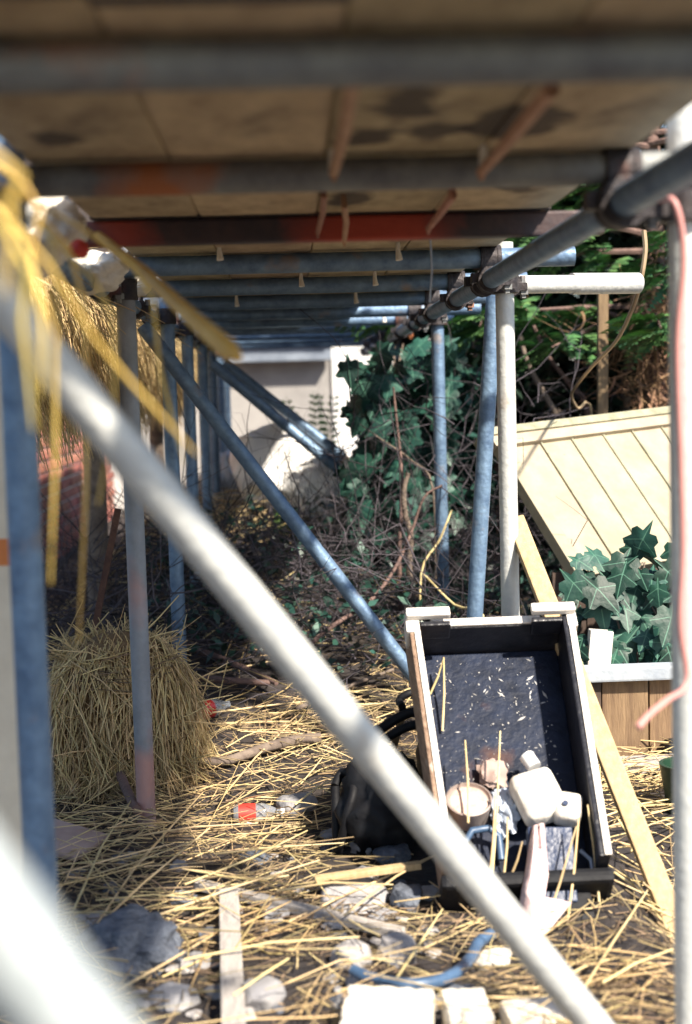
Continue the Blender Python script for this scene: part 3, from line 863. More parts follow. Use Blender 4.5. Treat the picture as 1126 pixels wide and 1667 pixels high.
# white padded blocks
def cushion(name, px, py, lift, size, rotz, m, label, cat, bevel=.022, tilt=0):
    c = inside(px, py, lift)
    rot = TR3 @ Matrix.Rotation(R(rotz), 3, 'Z') @ Matrix.Rotation(R(tilt), 3, 'X')
    return obj(name, MB().box(c, size, rot), m, smooth=True, bevel=bevel, label=label, cat=cat, segs=4)
cu = cushion('white_bottle', 876, 1298, .062, (.050, .060, .030), 16, 'dirty_white', 'white plastic canister half lying on the dark slab in the trough', 'canister', .024)
cc = inside(872, 1262, .060)
obj('screw_cap', MB().tube([cc + ty * .020, cc + ty * .052 - tx * .014], .017, 14), 'white', cu, smooth=True)
cu2 = cushion('white_cup', 924, 1318, .070, (.030, .034, .026), -14, 'dirty_white', 'small white plastic cup wedged beside the white canister', 'cup', .018)
c_ = inside(920, 1308, .098)
obj('dark_hole', MB().tube([c_, c_ + tz * .004], .0065, 10), 'navy', cu2)
sla = cushion('dark_slab', 897, 1410, .045, (.048, .080, .020), -3, 'navy', 'dark blue slab with pale edge standing in the trough below the canister', 'slab', .004, 14)
# torn paper draped down the slab
pv, pf = [], []
edge = [(868, 1345, 884, 1340), (862, 1380, 888, 1385), (856, 1420, 892, 1425), (850, 1450, 886, 1462), (846, 1478, 930, 1470), (850, 1510, 905, 1500), (862, 1530, 885, 1525)]
for i, (a, b, c, d) in enumerate(edge):
    for k in range(5):
        t = k / 4
        l_ = .088 + .012 * noise.noise(Vector((i * .8, k * .9, 1))) + (.010 if k in (1, 3) else 0)
        pv.append(inside(a + (c - a) * t, b + (d - b) * t, l_))
for i in range(len(edge) - 1):
    for k in range(4):
        pf.append((i * 5 + k, i * 5 + k + 1, i * 5 + k + 6, i * 5 + k + 5))
o = obj('torn_paper', (pv, pf), 'paper', smooth=True, label='torn pink and white paper draped over the dark blue slab', cat='paper')
md = o.modifiers.new('thick', 'SOLIDIFY'); md.thickness = .003
# scrap and short hose inside the trough
o = obj('crumpled_rag', MB().blob(inside(800, 1260, .018), (.032, .036, .018), 9.2, .5, 1.8, 3, TR3), 'cardboard', smooth=True, label='crumpled brown rag on the trough floor above the round tin', cat='rag')
o = obj('blue_bag', MB().blob(inside(822, 1320, .022), (.030, .055, .022), 5.2, .5, 2.2, 4, TR3), 'bluesheet', smooth=True, label='crumpled blue grey plastic bag between the tin and the canister', cat='bag')
pts = [inside(*q) for q in ((770, 1400, .03), (756, 1372, .045), (768, 1352, .05), (795, 1348, .045), (812, 1362, .03), (816, 1400, .02))]
obj('hose_offcut', MB().tube(pts, .008, 10), 'hose', smooth=True, label='short looped blue hose offcut under the round tin', cat='hose')
pts = [inside(*q) for q in ((945, 1385, .03), (962, 1400, .04), (966, 1430, .04), (955, 1460, .03), (930, 1475, .02))]
obj('wire_handle', MB().tube(pts, .0045, 8), 'bluesheet', smooth=True, label='curved pale wire handle against the black side of the trough', cat='handle')
obj('black_tray', MB().box(inside(905, 1470, .022), (.075, .05, .018), TR3), 'black', bevel=.01, smooth=True, label='shallow black plastic tray at the low end of the trough', cat='tray')
# straws standing in the trough
for i, (a, b, la, c, d, lb) in enumerate([(800, 1440, .03, 814, 1190, .10), (762, 1340, .09, 757, 1205, .09), (795, 1450, .02, 806, 1290, .09), (720, 1190, .01, 722, 1070, .06), (700, 1130, .005, 722, 1072, .06),
                                          (880, 1530, .03, 938, 1345, .13), (922, 1510, .03, 942, 1330, .14), (975, 1468, .03, 956, 1310, .12), (830, 1430, .03, 850, 1370, .09), (820, 1425, .04, 826, 1330, .10)]):
    obj('straw_stalk', MB().tube([inside(a, b, la), inside((a + c) / 2 + 2, (b + d) / 2, (la + lb) / 2), inside(c, d, lb)], [.0028, .0026, .0018], 6), 'straw_one', smooth=True,
        label='pale straw stalk standing among the rubbish in the black trough', cat='straw', group='straw stalks standing in the trough')

# black lumps added to stand for the dark shade around the trough, also propping it
def blob_thing(name, p, size, m, label, cat, seed, amp=.3, freq=1.6, rot=None, sub=4, group=None, flat=None):
    return obj(name, MB().blob(p, size, seed, amp, freq, sub, rot, flat), m, smooth=True, soft=True, label=label, cat=cat, group=group)
q = tp(-.02, TL * .62, -.30); q.z = .17
blob_thing('rubbish_sack', q, (.16, .15, .18), 'black', 'large black rubbish sack propping up the raised end of the trough', 'sack', 4.0, .22)
q = G(625, 1330, .10); q.y += .10
blob_thing('rubbish_sack', q, (.105, .14, .12), 'black', 'smaller black rubbish sack beside the worn side board of the trough', 'sack', 8.0, .3)
for k, pp in enumerate([[(545, 1280, 3.35), (548, 1315, 3.30), (565, 1325, 3.28), (575, 1290, 3.30), (572, 1262, 3.36), (556, 1258, 3.40), (545, 1280, 3.37)],
                        [(590, 1215, 3.55), (630, 1180, 3.55), (668, 1160, 3.55), (690, 1165, 3.55)], [(600, 1230, 3.5), (640, 1195, 3.5), (675, 1180, 3.5), (695, 1185, 3.5)],
                        [(655, 1160, 3.6), (650, 1140, 3.6), (668, 1128, 3.6), (690, 1130, 3.62)]]):
    pts = [P(*t) for t in pp]
    if k: pts = [G(pp[0][0] - 15, pp[0][1] + 60)] + pts
    else: pts[1].z = min(pts[1].z, gh(pts[1].x, pts[1].y) + .012)
    obj('black_hose', MB().tube(sm(pts), [.011, .013, .012, .010][k] , 10), 'black', smooth=True, label=['loop of black hose standing on the straw beside the small rubbish sack', 'length of black hose reaching behind the trough', 'length of black hose reaching behind the trough', 'thin bent black hose hooked over the other hoses by the trough'][k],
        cat='hose', group='black hoses behind the trough')

# ================================================================== RIGHT SIDE: CRATE, PANEL, IVY
cy = 4.02
cl, cr = P(958, 1090, cy), P(1170, 1090, cy)
zr = cl.z
cr_x = 1.62
crate = thing('timber_crate', 'brown boarded timber crate with a blue grey top rail', 'crate', ((cl.x + cr_x) / 2, cy + .25, 0))
obj('top_rail', MB().box(((cl.x + cr_x) / 2 - .02, cy, zr - .012), ((cr_x - cl.x) / 2 + .03, .035, .020)), 'bluerail', crate, bevel=.006)
x = cl.x + .035
while x < cr_x - .02:
    wd = random.uniform(.135, .15)
    obj('front_board', MB().box((x + wd / 2, cy + .012 + random.uniform(-.003, .003), (zr - .034) / 2), (wd / 2 - .003, .010, (zr - .034) / 2 - .002)), 'brownwood', crate, bevel=.002)
    x += wd
obj('corner_post', MB().box((cl.x + .012, cy + .016, (zr - .034) / 2 - .01), (.022, .022, (zr - .034) / 2 + .008)), 'darkwood', crate, bevel=.003)
obj('side_board', MB().box((cl.x + .010, cy + .30, zr / 2 - .03), (.012, .26, zr / 2)), 'darkwood', crate)
obj('back_board', MB().box(((cl.x + cr_x) / 2, cy + .56, .24), ((cr_x - cl.x) / 2, .012, .26)), 'darkwood', crate)
obj('base_plank', MB().box((cl.x + .30, cy - .09, .030), (.30, .045, .016), Matrix.Rotation(R(3), 3, 'Z')), 'greywood', bevel=.003, label='pale plank lying on the straw at the foot of the brown crate', cat='plank')
obj('soil_fill', MB().box(((cl.x + cr_x) / 2, cy + .30, zr / 2 - .06), ((cr_x - cl.x) / 2 - .01, .24, zr / 2 - .04)), 'soil', crate)
p = P(978, 1058, cy + .08)
obj('white_carton', MB().box((p.x - .005, p.y, zr + .045), (.034, .02, .055), Matrix.Rotation(R(6), 3, 'Y')), 'worn', bevel=.003, label='small white stained carton standing in the crate under the ivy', cat='carton')
p = P(1098, 1225, cy - .05)
obj('dark_knob', MB().tube([(p.x, cy + .02, p.z), (p.x, cy - .02, p.z), (p.x, cy - .05, p.z)], [.025, .034, .028], 14), 'black', crate, smooth=True)
p = G(1105, 1330)
obj('green_pot', lathe([(.05, 0), (.065, .10), (.07, .13), (.06, .13), (.055, .05)], Matrix.Translation((p.x + .035, p.y + .05, gh(p.x, p.y) - .005)) ), 'greenplastic', smooth=True, label='dark green plastic pot behind the pink cabled upright', cat='pot')

# cream boarded panel
TLp, BLp, TRp = P(800, 722, 4.85), P(925, 940, 4.50), P(1110, 683, 5.25)
pu = (TRp - TLp).normalized()
pv_ = (BLp - TLp); pv_ = (pv_ - pu * pv_.dot(pu)); PH = pv_.length; pv_.normalize()
pn = pv_.cross(pu)
if pn.y > 0: pn = -pn
PR = Matrix((pu, pv_, pn)).transposed()
PW = 1.12
pan = thing('boarded_panel', 'cream painted boarded panel leaning back above the ivy', 'panel', BLp)
def pbox(name, u0, u1, v0, v1, n0, n1, m, parent=pan, bevel=.002):
    c = TLp + pu * (u0 + u1) / 2 + pv_ * (v0 + v1) / 2 + pn * (n0 + n1) / 2
    return obj(name, MB().box(c, ((u1 - u0) / 2, (v1 - v0) / 2, (n1 - n0) / 2), PR), m, parent, bevel=bevel)
u = .05
k = 0
while u < PW:
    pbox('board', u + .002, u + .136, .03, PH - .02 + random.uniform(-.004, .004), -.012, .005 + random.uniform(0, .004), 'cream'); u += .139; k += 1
    jj = random.uniform(-.003, .003)
    pbox('cover_strip', u - .006 + jj, u + .001 + jj, .03, PH - .02, .006, .013, 'mossrail', pan, .002)
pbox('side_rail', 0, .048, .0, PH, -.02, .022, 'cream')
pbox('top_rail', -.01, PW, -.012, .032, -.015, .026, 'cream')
pbox('cap_rail', -.03, PW + .02, -.045, -.0125, -.05, .034, 'mossrail')
pbox('dark_batten', -.02, PW + .01, -.013, .004, -.06, -.0155, 'darkwood')
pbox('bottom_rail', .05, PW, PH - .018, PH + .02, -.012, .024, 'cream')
for uu in (.10, PW - .1):
    a = TLp + pu * uu - pn * .03; b = Vector((a.x, a.y + .02, gh(a.x, a.y) - .03))
    obj('prop_leg', MB().bar(b, a, .04, .04, (0, 1, 0)), 'darkwood', pan)
    a = TLp + pu * uu + pv_ * (PH - .01) - pn * .03; b = Vector((a.x, a.y + .01, gh(a.x, a.y) - .03))
    obj('prop_leg', MB().bar(b, a, .04, .04, (0, 1, 0)), 'darkwood', pan)

# leaning pale batten
b0 = G(1119, 1560); b1 = P(838, 846, 3.715)
o = obj('leaning_batten', MB().bar(b0 - (b1 - b0).normalized() * .03, b1, .047, .030, (0, -1, .25)), 'batten', bevel=.004, label='pale sawn timber batten leaning against the white upright behind the trough', cat='batten')
# brown stake in hedge and wavy stalk
a = P(981, 452, 5.6); b = P(974, 700, 5.6)
obj('garden_stake', MB().bar((b.x, b.y, gh(b.x, b.y) - .05), a, .040, .032, (0, 1, 0)), 'brownwood', bevel=.004, label='upright brown wooden stake in front of the dark hedge', cat='stake')

# ---- ivy
def leaf_mesh(name, s=1.0, m='ivy'):
    out = [(0, -.16), (.12, -.34), (.34, -.38), (.48, -.22), (.42, -.04), (.62, .20), (.52, .32), (.26, .34), (.16, .62), (0, .88),
           (-.16, .62), (-.26, .34), (-.52, .32), (-.62, .20), (-.42, -.04), (-.48, -.22), (-.34, -.38), (-.12, -.34)]
    v = [(0, .05 * s, .03 * s)] + [(x * s, y * s, (-.10 * abs(x) - .10 * max(0, y - .3) + .03 * math.sin(9 * x + 5 * y)) * s) for x, y in out]
    v.append((0, -.75 * s, -.15 * s))
    f = [(0, i + 1, (i + 1) % 18 + 1) for i in range(18)] + [(1, 18, 19), (2, 1, 19)]
    me = bpy.data.meshes.new(name)
    me.from_pydata(v, [], f)
    me.polygons.foreach_set('use_smooth', [True] * len(me.polygons))
    me.materials.append(M[m])
    return me
LM = [leaf_mesh('leaf', s) for s in (.078, .098, .06)]
def facing(nrm, spin):
    q = nrm.to_track_quat('Z', 'Y')
    return q.to_matrix() @ Matrix.Rotation(spin, 3, 'Z')
def ivy_leaves(parent, pts, sizes=(0, 1, 2), toward=Vector((-.1, -1, .45)), jit=.35):
    for p in pts:
        nrm = (toward + Vector((random.gauss(0, jit), random.gauss(0, jit), random.gauss(0, jit)))).normalized()
        o = linkobj('leaf', LM[random.choice(sizes)], parent)
        o.matrix_basis = Matrix.Translation(p) @ facing(nrm, math.pi + random.gauss(0, .6)).to_4x4()
pl = thing('ivy_plant', 'glossy dark ivy climbing up from the crate over the cream panel', 'ivy', (1.05, 4.2, .0))
LP = [(945, 915), (965, 905), (940, 950), (975, 958), (1040, 885), (1028, 895), (1050, 905), (1020, 925), (1045, 940), (1065, 935), (1085, 930), (1030, 965), (1060, 975), (1085, 985), (1010, 985),
      (1015, 1000), (1048, 1012), (1040, 1025), (1070, 1005), (1090, 1010), (1020, 1050), (1035, 1072), (1065, 1068), (1085, 1055), (1000, 955), (990, 975), (1075, 960), (1095, 950), (1005, 930), (1060, 1045),
      (1098, 1075), (980, 985), (1000, 1020), (1100, 900), (1110, 960), (1120, 1000), (955, 940), (1100, 1040), (985, 945), (1030, 1000), (1050, 955), (1012, 940), (1068, 1030), (1080, 1078), (1010, 1070)]
pts = [P(x + random.uniform(-5, 5), y + random.uniform(-5, 5), random.uniform(4.10, 4.32)) for x, y in LP]
ivy_leaves(pl, pts)
pts = [P(random.uniform(930, 1126), random.uniform(935, 1085), random.uniform(4.30, 4.50)) for _ in range(75)]
ivy_leaves(pl, pts, (0, 2))
ivy_leaves(pl, [P(random.uniform(935, 1120), random.uniform(1035, 1090), random.uniform(4.06, 4.16)) for _ in range(16)], (2,))
for k in range(9):
    x0 = random.uniform(1000, 1100)
    a = P(x0, 1085, 4.22); b = P(x0 + random.uniform(-30, 20), 1000, 4.27); c = P(x0 + random.uniform(-60, 20), 915, 4.32)
    a.z = min(a.z, zr - .05)
    obj('stem', MB().tube([a, b, c], [.004, .0032, .002], 6), 'bark', pl, smooth=True)

# ================================================================== CENTRE / BACK GROWTH
cm = thing('ivy_thicket', 'dense dark ivy thicket growing up behind the grey uprights', 'ivy', (.45, 6.6, .3))
pts = []
while len(pts) < 280:
    px, py = random.uniform(540, 745), random.uniform(560, 900)
    edge = 545 + 40 * abs(math.sin(py / 31.0)) + (50 if py < 600 else 0) + (28 if 690 < py < 740 else 0) - (10 if py > 800 else 0)
    if px < edge: continue
    pts.append(P(px, py, random.uniform(5.85, 6.25)))
ivy_leaves(cm, pts, (0, 1), Vector((-.3, -1, .35)), .5)
def leafcloud(n, fn, size, m, name, parent, squash=1.0):
    """n small pointed leaves at points fn() -> one mesh"""
    c = np.array([fn() for _ in range(n)])
    nrm = rng.normal(size=(n, 3)); nrm[:, 2] = np.abs(nrm[:, 2]) + .3; nrm /= np.linalg.norm(nrm, axis=1, keepdims=True)
    t = np.cross(nrm, rng.normal(size=(n, 3))); t /= np.linalg.norm(t, axis=1, keepdims=True)
    b = np.cross(nrm, t)
    s_ = rng.uniform(.6, 1.3, size=(n, 1)) * size
    V = np.stack([c - t * s_, c + b * s_ * .45 + nrm * s_ * .08, c + t * s_, c - b * s_ * .45 + nrm * s_ * .08], 1).reshape(-1, 3)
    F = np.arange(n * 4).reshape(n, 4)
    return npmesh(name, V, F, m, parent, kind='stuff')
def thick_pt():
    return tuple(P(random.uniform(585, 800), random.uniform(600, 960), random.uniform(6.1, 6.6)))
leafcloud(5200, thick_pt, .042, 'ivy_i', 'inner_foliage', cm)
for k in range(14):
    x0 = random.uniform(600, 760)
    a = P(x0, 950, 6.5); a.z = gh(a.x, a.y) - .05
    pts_ = [a]
    for j in range(5):
        x0 += random.uniform(-25, 25)
        pts_.append(P(x0, 860 - j * 75, 6.5 + random.uniform(-.1, .2)))
    obj('stem', MB().tube(pts_, [.014, .012, .010, .008, .006, .004], 7), 'bark', cm, smooth=True)

# hedge on the right: dark mass, then conifers with sunlit sprays
hd = thing('hedge', 'dense dark evergreen hedge along the right behind the cream panel', 'hedge', (2.2, 7.4, 0))
def hp():
    return (random.uniform(.75, 4.2), random.uniform(6.4, 8.2), random.uniform(.0, 3.3))
leafcloud(26000, hp, .06, 'hedge', 'foliage', hd)
leafcloud(15000, lambda: (random.uniform(.6, 3.6), random.uniform(7.2, 8.4), random.uniform(.2, 2.1)), .065, 'hedge', 'inner_foliage', hd)
for k in range(12):
    x = .9 + k * .27 + random.uniform(-.1, .1); y = random.uniform(6.6, 7.6)
    z0 = gh(x, y) - .05
    obj('stem', MB().tube([(x, y, z0), (x + random.uniform(-.1, .1), y, 1), (x + random.uniform(-.2, .2), y + .1, 3)], [.03, .025, .01], 8), 'bark', hd, smooth=True)

def conifer(base, height, limbs, seed, label):
    rnd = random.Random(seed)
    t = thing('conifer_tree', label, 'tree', base)
    bx, by, bz = base
    tr = obj('trunk', MB().tube([(bx, by, bz - .1), (bx + .03, by, bz + height * .4), (bx, by + .05, bz + height)], [.07, .05, .012], 10), 'bark_red', t, smooth=True)
    V, F = [], []
    def spray(o, d, L):
        d = d.normalized()
        side = d.cross(Vector((0, 0, 1))).normalized()
        upv = side.cross(d)
        droop = rnd.uniform(.1, .35)
        nseg = 11
        for i in range(nseg):
            t_ = i / nseg
            c_ = o + d * L * t_ - Vector((0, 0, 1)) * droop * L * t_ * t_
            wl = L * .42 * (1 - t_ * .75) * rnd.uniform(.8, 1.1)
            for sg in (-1, 1):
                tip = c_ + side * sg * wl + d * wl * .85 + upv * rnd.uniform(-.2, .15) * wl
                mid = (c_ + tip) / 2
                n_ = (tip - c_).cross(upv).normalized() * wl * .16
                o_ = len(V)
                V.extend([c_, mid + n_, tip, mid - n_ + upv * .01])
                F.append((o_, o_ + 1, o_ + 2, o_ + 3))
                for q in (.45, .75):                       # side needles give the fringe
                    e = c_.lerp(tip, q); s2 = wl * .30 * (1.1 - q)
                    for w2 in (-1, 1):
                        tp2 = e + (tip - c_).normalized() * s2 * .9 + n_.normalized() * w2 * s2
                        o_ = len(V); nn_ = upv * s2 * .1
                        V.extend([e, (e + tp2) / 2 + (tip - c_).normalized() * s2 * .28, tp2, (e + tp2) / 2 - (tip - c_).normalized() * s2 * .22])
                        F.append((o_, o_ + 1, o_ + 2, o_ + 3))
    for (z, ang, L) in limbs(rnd):
        o = Vector((bx, by, bz + z))
        d = Vector((math.cos(ang), math.sin(ang), rnd.uniform(-.05, .25)))
        end = o + d * L - Vector((0, 0, .12 * L))
        obj('limb', MB().tube([o, o + d * L * .5, end], [.016, .011, .004], 6), 'bark_red', tr, smooth=True)
        ns = int(16 * L / .9) + 5
        for i in range(ns):
            t_ = .25 + .8 * i / ns
            p_ = o.lerp(end, t_)
            sd = d.cross(Vector((0, 0, 1))).normalized() * rnd.choice((-1, 1)) * rnd.uniform(.4, 1.2)
            spray(p_ + Vector((0, 0, rnd.uniform(-.03, .05))), d * .8 + sd + Vector((0, 0, rnd.uniform(-.6, .25))), rnd.uniform(.14, .27))
    npmesh('crown', np.array([tuple(v) for v in V]), np.array(F), 'conifer', t, kind='stuff')
def limbs1(r_):
    out_ = []
    for k in range(44):
        z = 1.22 + 1.7 * r_.random() ** 1.5
        out_.append((z, r_.uniform(math.pi * .85, math.pi * 2.1), r_.uniform(.7, 1.05) * (1.0 - (z - 1.2) / 2.4)))
    return out_
conifer((1.62, 6.35, gh(1.62, 6.35)), 3.2, limbs1, 5, 'feathery green conifer with sunlit sprays hanging over the white guard tube')
def limbs2(r_):
    return [(r_.uniform(1.2, 2.4), r_.uniform(math.pi * .8, math.pi * 1.9), r_.uniform(.5, .85)) for k in range(26)]
conifer((.98, 6.9, gh(.98, 6.9)), 3.0, limbs2, 9, 'darker conifer with drooping blue green sprays behind the leaning tubes')
conifer((2.55, 6.5, gh(2.55, 6.5)), 3.2, limbs1, 13, 'feathery conifer beyond the pink cabled upright')

# bare stems in the hedge bottom
def branch(name, pp, r0, r1, m, label, cat='branch', group=None, root=True, n=8):
    pts = [P(*t) if len(t) == 3 else Vector(t[:3]) for t in pp]
    if root:
        g = pts[-1].copy(); g.z = gh(g.x, g.y) - .03
        if pts[-1].z - g.z > .02: pts.append(g)
    pts = sm(pts, 4)
    k = len(pts)
    rs = [r1 + (r0 - r1) * i / (k - 1) for i in range(k)]
    return obj(name, MB().tube(pts, rs, n), m, smooth=True, label=label, cat=cat, group=group)
branch('bare_stem', [(846, 545, 5.9), (858, 590, 5.9), (885, 640, 5.9), (905, 675, 5.9), (915, 700, 5.9)], .016, .010, 'bark', 'pale curved bare stem rising behind the cream panel')
branch('bare_stem', [(868, 530, 6.1), (892, 580, 6.1), (930, 630, 6.1), (958, 690, 6.1)], .015, .008, 'bark_red', 'reddish curved bare stem crossing behind the brown stake')
branch('dry_vine', [(1048, 375, 3.95), (1050, 410, 3.95), (1042, 460, 3.97), (1028, 505, 4.1), (1003, 555, 4.4), (965, 595, 4.8), (938, 628, 5.1), (930, 645, 5.2), (940, 665, 5.4), (965, 690, 5.5)], .005, .007, 'straw_dull', 'long pale dry vine curling down from the guard tube end', cat='vine')
branch('dead_branch', [(664, 770, 5.4), (657, 800, 5.4), (660, 840, 5.4), (668, 870, 5.4), (666, 930, 5.4), (668, 985, 5.4)], .015, .009, 'bark', 'crooked grey dead stem standing beside the middle grey upright', n=9)
branch('dead_branch', [(640, 630, 5.6), (646, 690, 5.6), (652, 745, 5.6), (655, 800, 5.5), (650, 900, 5.4)], .009, .004, 'bark_red', 'thin upright reddish dead branch in front of the ivy thicket')
branch('dead_branch', [(720, 790, 5.2), (690, 810, 5.2), (668, 870, 5.2), (640, 930, 5.1), (600, 980, 5.0), (540, 1020, 4.8), (500, 1060, 4.7)], .009, .004, 'bark_red', 'long arching reddish branch crossing the far brace')
branch('dead_branch', [(585, 690, 5.7), (620, 715, 5.7), (670, 750, 5.6), (705, 800, 5.5)], .005, .0025, 'bark', 'slender pale twig slanting across the ivy thicket')
branch('dead_branch', [(735, 830, 5.0), (715, 880, 5.0), (685, 935, 5.0)], .004, .004, 'straw_one', 'straight pale stalk slanting beside the middle grey upright')
branch('dead_branch', [(690, 935, 4.9), (740, 985, 4.7), (790, 1010, 4.5)], .005, .004, 'straw_one', 'pale stalk lying down towards the raised trough end')
# branches on the ground by the bundle
def gbranch(pp, r0, r1, label, m='bark_red', up=.03):
    pts = sm([G(a, b, up) for a, b in pp], 4)
    k = len(pts)
    obj('fallen_branch', MB().tube(pts, [r0 + (r1 - r0) * i / (k - 1) for i in range(k)], 9), m, smooth=True, label=label, cat='branch')
gbranch([(262, 1045), (330, 1062), (390, 1085), (450, 1112)], .016, .009, 'long reddish fallen branch running from behind the straw bundle', up=.05)
gbranch([(290, 1100), (350, 1106), (440, 1112)], .014, .010, 'fallen branch lying against the straw bundle below the longer one', up=.045)
gbranch([(318, 1240), (370, 1238), (430, 1218), (480, 1205), (522, 1202)], .013, .017, 'thick grey fallen branch lying in the straw above the bottle', 'bark', .03)
gbranch([(196, 1262), (208, 1290), (222, 1318)], .014, .012, 'short reddish stub of branch at the foot of the straw bundle', up=.06)
gbranch([(480, 1155), (560, 1120), (640, 1090)], .008, .005, 'thin fallen branch lying under the near brace', 'bark', .04)
# rusty rod
a, b = P(192, 828, 4.35), P(160, 992, 4.35)
a2 = b + (b - a) * 1.1
obj('rusty_rod', MB().bar(a2, a, .020, .014, (0, 1, 0)), 'rust', bevel=.002, label='rusty iron stake leaning behind the straw bundle', cat='stake')
# cream board by the near left upright
a, b = P(4, 640, 2.55), P(4, 1065, 2.55)
a.z = ZL - .01
cb = obj('hanging_board', MB().bar((b.x, b.y, gh(b.x, b.y) - .03), a, .050, .020, (0, 1, 0)), 'creamwood', bevel=.003, label='cream painted board with orange band standing outside the near upright', cat='board')
q = P(4, 898, 2.55)
obj('orange_band', MB().box((a.x, a.y, q.z), (.0265, .0115, .024)), 'orange', cb)

# brambles: countless thin twigs
def tangle(n, fn, Lr, rr_, name, m, label, parent=None):
    P0, P1, RR = [], [], []
    for _ in range(n):
        p = Vector(fn()); d = Vector((random.gauss(0, 1), random.gauss(0, 1), random.gauss(.25, .7))).normalized()
        r_ = random.uniform(*rr_); L = random.uniform(*Lr) / 3
        for j in range(3):
            q = p + d * L
            P0.append(tuple(p)); P1.append(tuple(q)); RR.append(r_); r_ *= .75
            if random.random() < .5:
                s_ = (d + Vector((random.gauss(0, .8), random.gauss(0, .8), random.gauss(0, .6)))).normalized() * L * .8
                P0.append(tuple(q)); P1.append(tuple(q + s_)); RR.append(r_ * .6)
            p = q; d = (d + Vector((random.gauss(0, .3), random.gauss(0, .3), random.gauss(-.05, .25)))).normalized()
    V, F = stalks(P0, P1, RR, .06)
    return npmesh(name, V, F, m, parent, label=label, cat=None if parent else 'brambles', kind='stuff')
def br1():
    x, y = random.uniform(-1.3, .85), random.uniform(4.6, 6.3)
    hh = .34 if x > .3 or y < 5.4 else .34 - .27 * smooth((y - 5.4) / .7)
    return (x, y, gh(x, y) + random.random() ** 1.6 * hh)
tangle(1300, br1, (.2, .7), (.0012, .0040), 'bramble_tangle', 'twig', 'dark tangle of dead bramble twigs over the bank under the far brace')
def br2():
    q = P(random.uniform(560, 1000), random.uniform(640, 1000), random.uniform(5.2, 6.2)); q.z = max(q.z, gh(q.x, q.y) + .02)
    return tuple(q)
tangle(260, br2, (.2, .7), (.0012, .0034), 'bramble_brush', 'twig', 'thin dead bramble stems rising between the right hand uprights and the hedge')
# leaf litter / ground ivy among the twigs
fo = thing('ground_ivy', 'low dark green leaves creeping under the far brace and beside the leaning batten', 'ivy', (.3, 5.6, .25))
def gi():
    x, y = random.uniform(-.6, 1.25), random.uniform(4.7, 6.5)
    return (x, y, gh(x, y) + random.uniform(.0, .22))
leafcloud(2600, gi, .026, 'ivy_i', 'foliage', fo)
tangle(60, gi, (.1, .3), (.001, .002), 'runner', 'twig', None, fo)

# dead brown vine curls hanging right
dv = thing('dead_creeper', 'mass of curled dead brown creeper hanging on the hedge above the cream panel', 'creeper', (1.5, 5.75, .3))
V, F = [], []
for i in range(230):
    c_ = P(random.gauss(1072, 34), random.uniform(462, 690), random.uniform(5.75, 6.1))
    L = random.uniform(.06, .17); a = random.uniform(0, 6.28); cu = random.uniform(-2.6, 2.6); wd = random.uniform(.002, .007)
    p = c_; d = Vector((math.cos(a) * .6, random.uniform(-.3, .3), -abs(math.sin(a)) - .2)).normalized()
    ax = Vector((random.gauss(0, .4), -1, random.gauss(0, .4))).normalized()
    prev = None
    for j in range(6):
        sd_ = d.cross(ax).normalized() * wd * (1 - j / 7)
        o_ = len(V)
        V += [p - sd_, p + sd_ + ax * .002]
        if j: F.append((o_ - 2, o_ - 1, o_ + 1, o_))
        p = p + d * L / 5
        d = Matrix.Rotation(cu / 5, 3, ax) @ d
npmesh('dead_leaves', np.array([tuple(v) for v in V]), np.array(F), 'vine', dv, kind='stuff')
def dvp():
    return tuple(P(random.gauss(1065, 45), random.uniform(470, 700), random.uniform(5.8, 6.15)))
tangle(130, dvp, (.15, .5), (.0015, .004), 'dead_stems', 'vine', None, dv)
for k in range(3):
    a = P(1030 + k * 32, 470, 5.95); b = P(1045 + k * 25, 720, 5.95); b.z = gh(b.x, b.y) - .03
    obj('stem', MB().tube([a, (a + b) / 2 + Vector((.03, 0, 0)), b], [.006, .008, .011], 7), 'vine', dv, smooth=True)

# ================================================================== FAR WHITE SHEETING
def sheet_roll():
    # folded white sheet lying down the bank: ridged slab with a bulging upper end
    A, B = P(392, 738, 7.0), P(580, 820, 6.6)
    ax = (B - A).normalized(); sd_ = ax.cross(Vector((0, -.5, .85))).normalized(); up = sd_.cross(ax)
    if up.z < 0: up = -up
    L = (B - A).length
    vs, fs = [], []
    n, mseg = 44, 34
    for i in range(n):
        t = i / (n - 1)
        r_ = .225 * (1 - .30 * t) * min(1, .45 + 3.0 * t) * min(1, .7 + 3 * (1 - t))
        for k in range(mseg):
            a_ = 2 * math.pi * k / mseg
            w_ = 1 + .26 * noise.noise(Vector((math.cos(a_) * 1.5, math.sin(a_) * 1.5, t * 5))) + .16 * noise.noise(Vector((math.cos(a_) * 5, math.sin(a_) * 5, t * 9)))
            vs.append(A + ax * L * t + (sd_ * math.cos(a_) * 1.0 + up * math.sin(a_) * .8) * r_ * w_)
    for i in range(n - 1):
        for k in range(mseg):
            fs.append((i * mseg + k, i * mseg + (k + 1) % mseg, (i + 1) * mseg + (k + 1) % mseg, (i + 1) * mseg + k))
    fs.append(tuple(reversed(range(mseg)))); fs.append(tuple(range((n - 1) * mseg, n * mseg)))
    return obj('white_sheeting', MB().add(vs, fs), 'sheet', smooth=True, label='big bundle of white plastic sheeting slumped down the bank before the outhouse', cat='sheeting')
sheet_roll()
p = P(372, 775, 7.7); 
blob_thing('plastic_bag', Vector((p.x, p.y, p.z - .03)), (.10, .12, .16), 'bluesheet', 'crumpled blue grey plastic bag against the far uprights beside the white sheeting', 'bag', 6.6, .45, 2.2)
a, b = P(475, 682, 7.3), P(585, 768, 6.95)
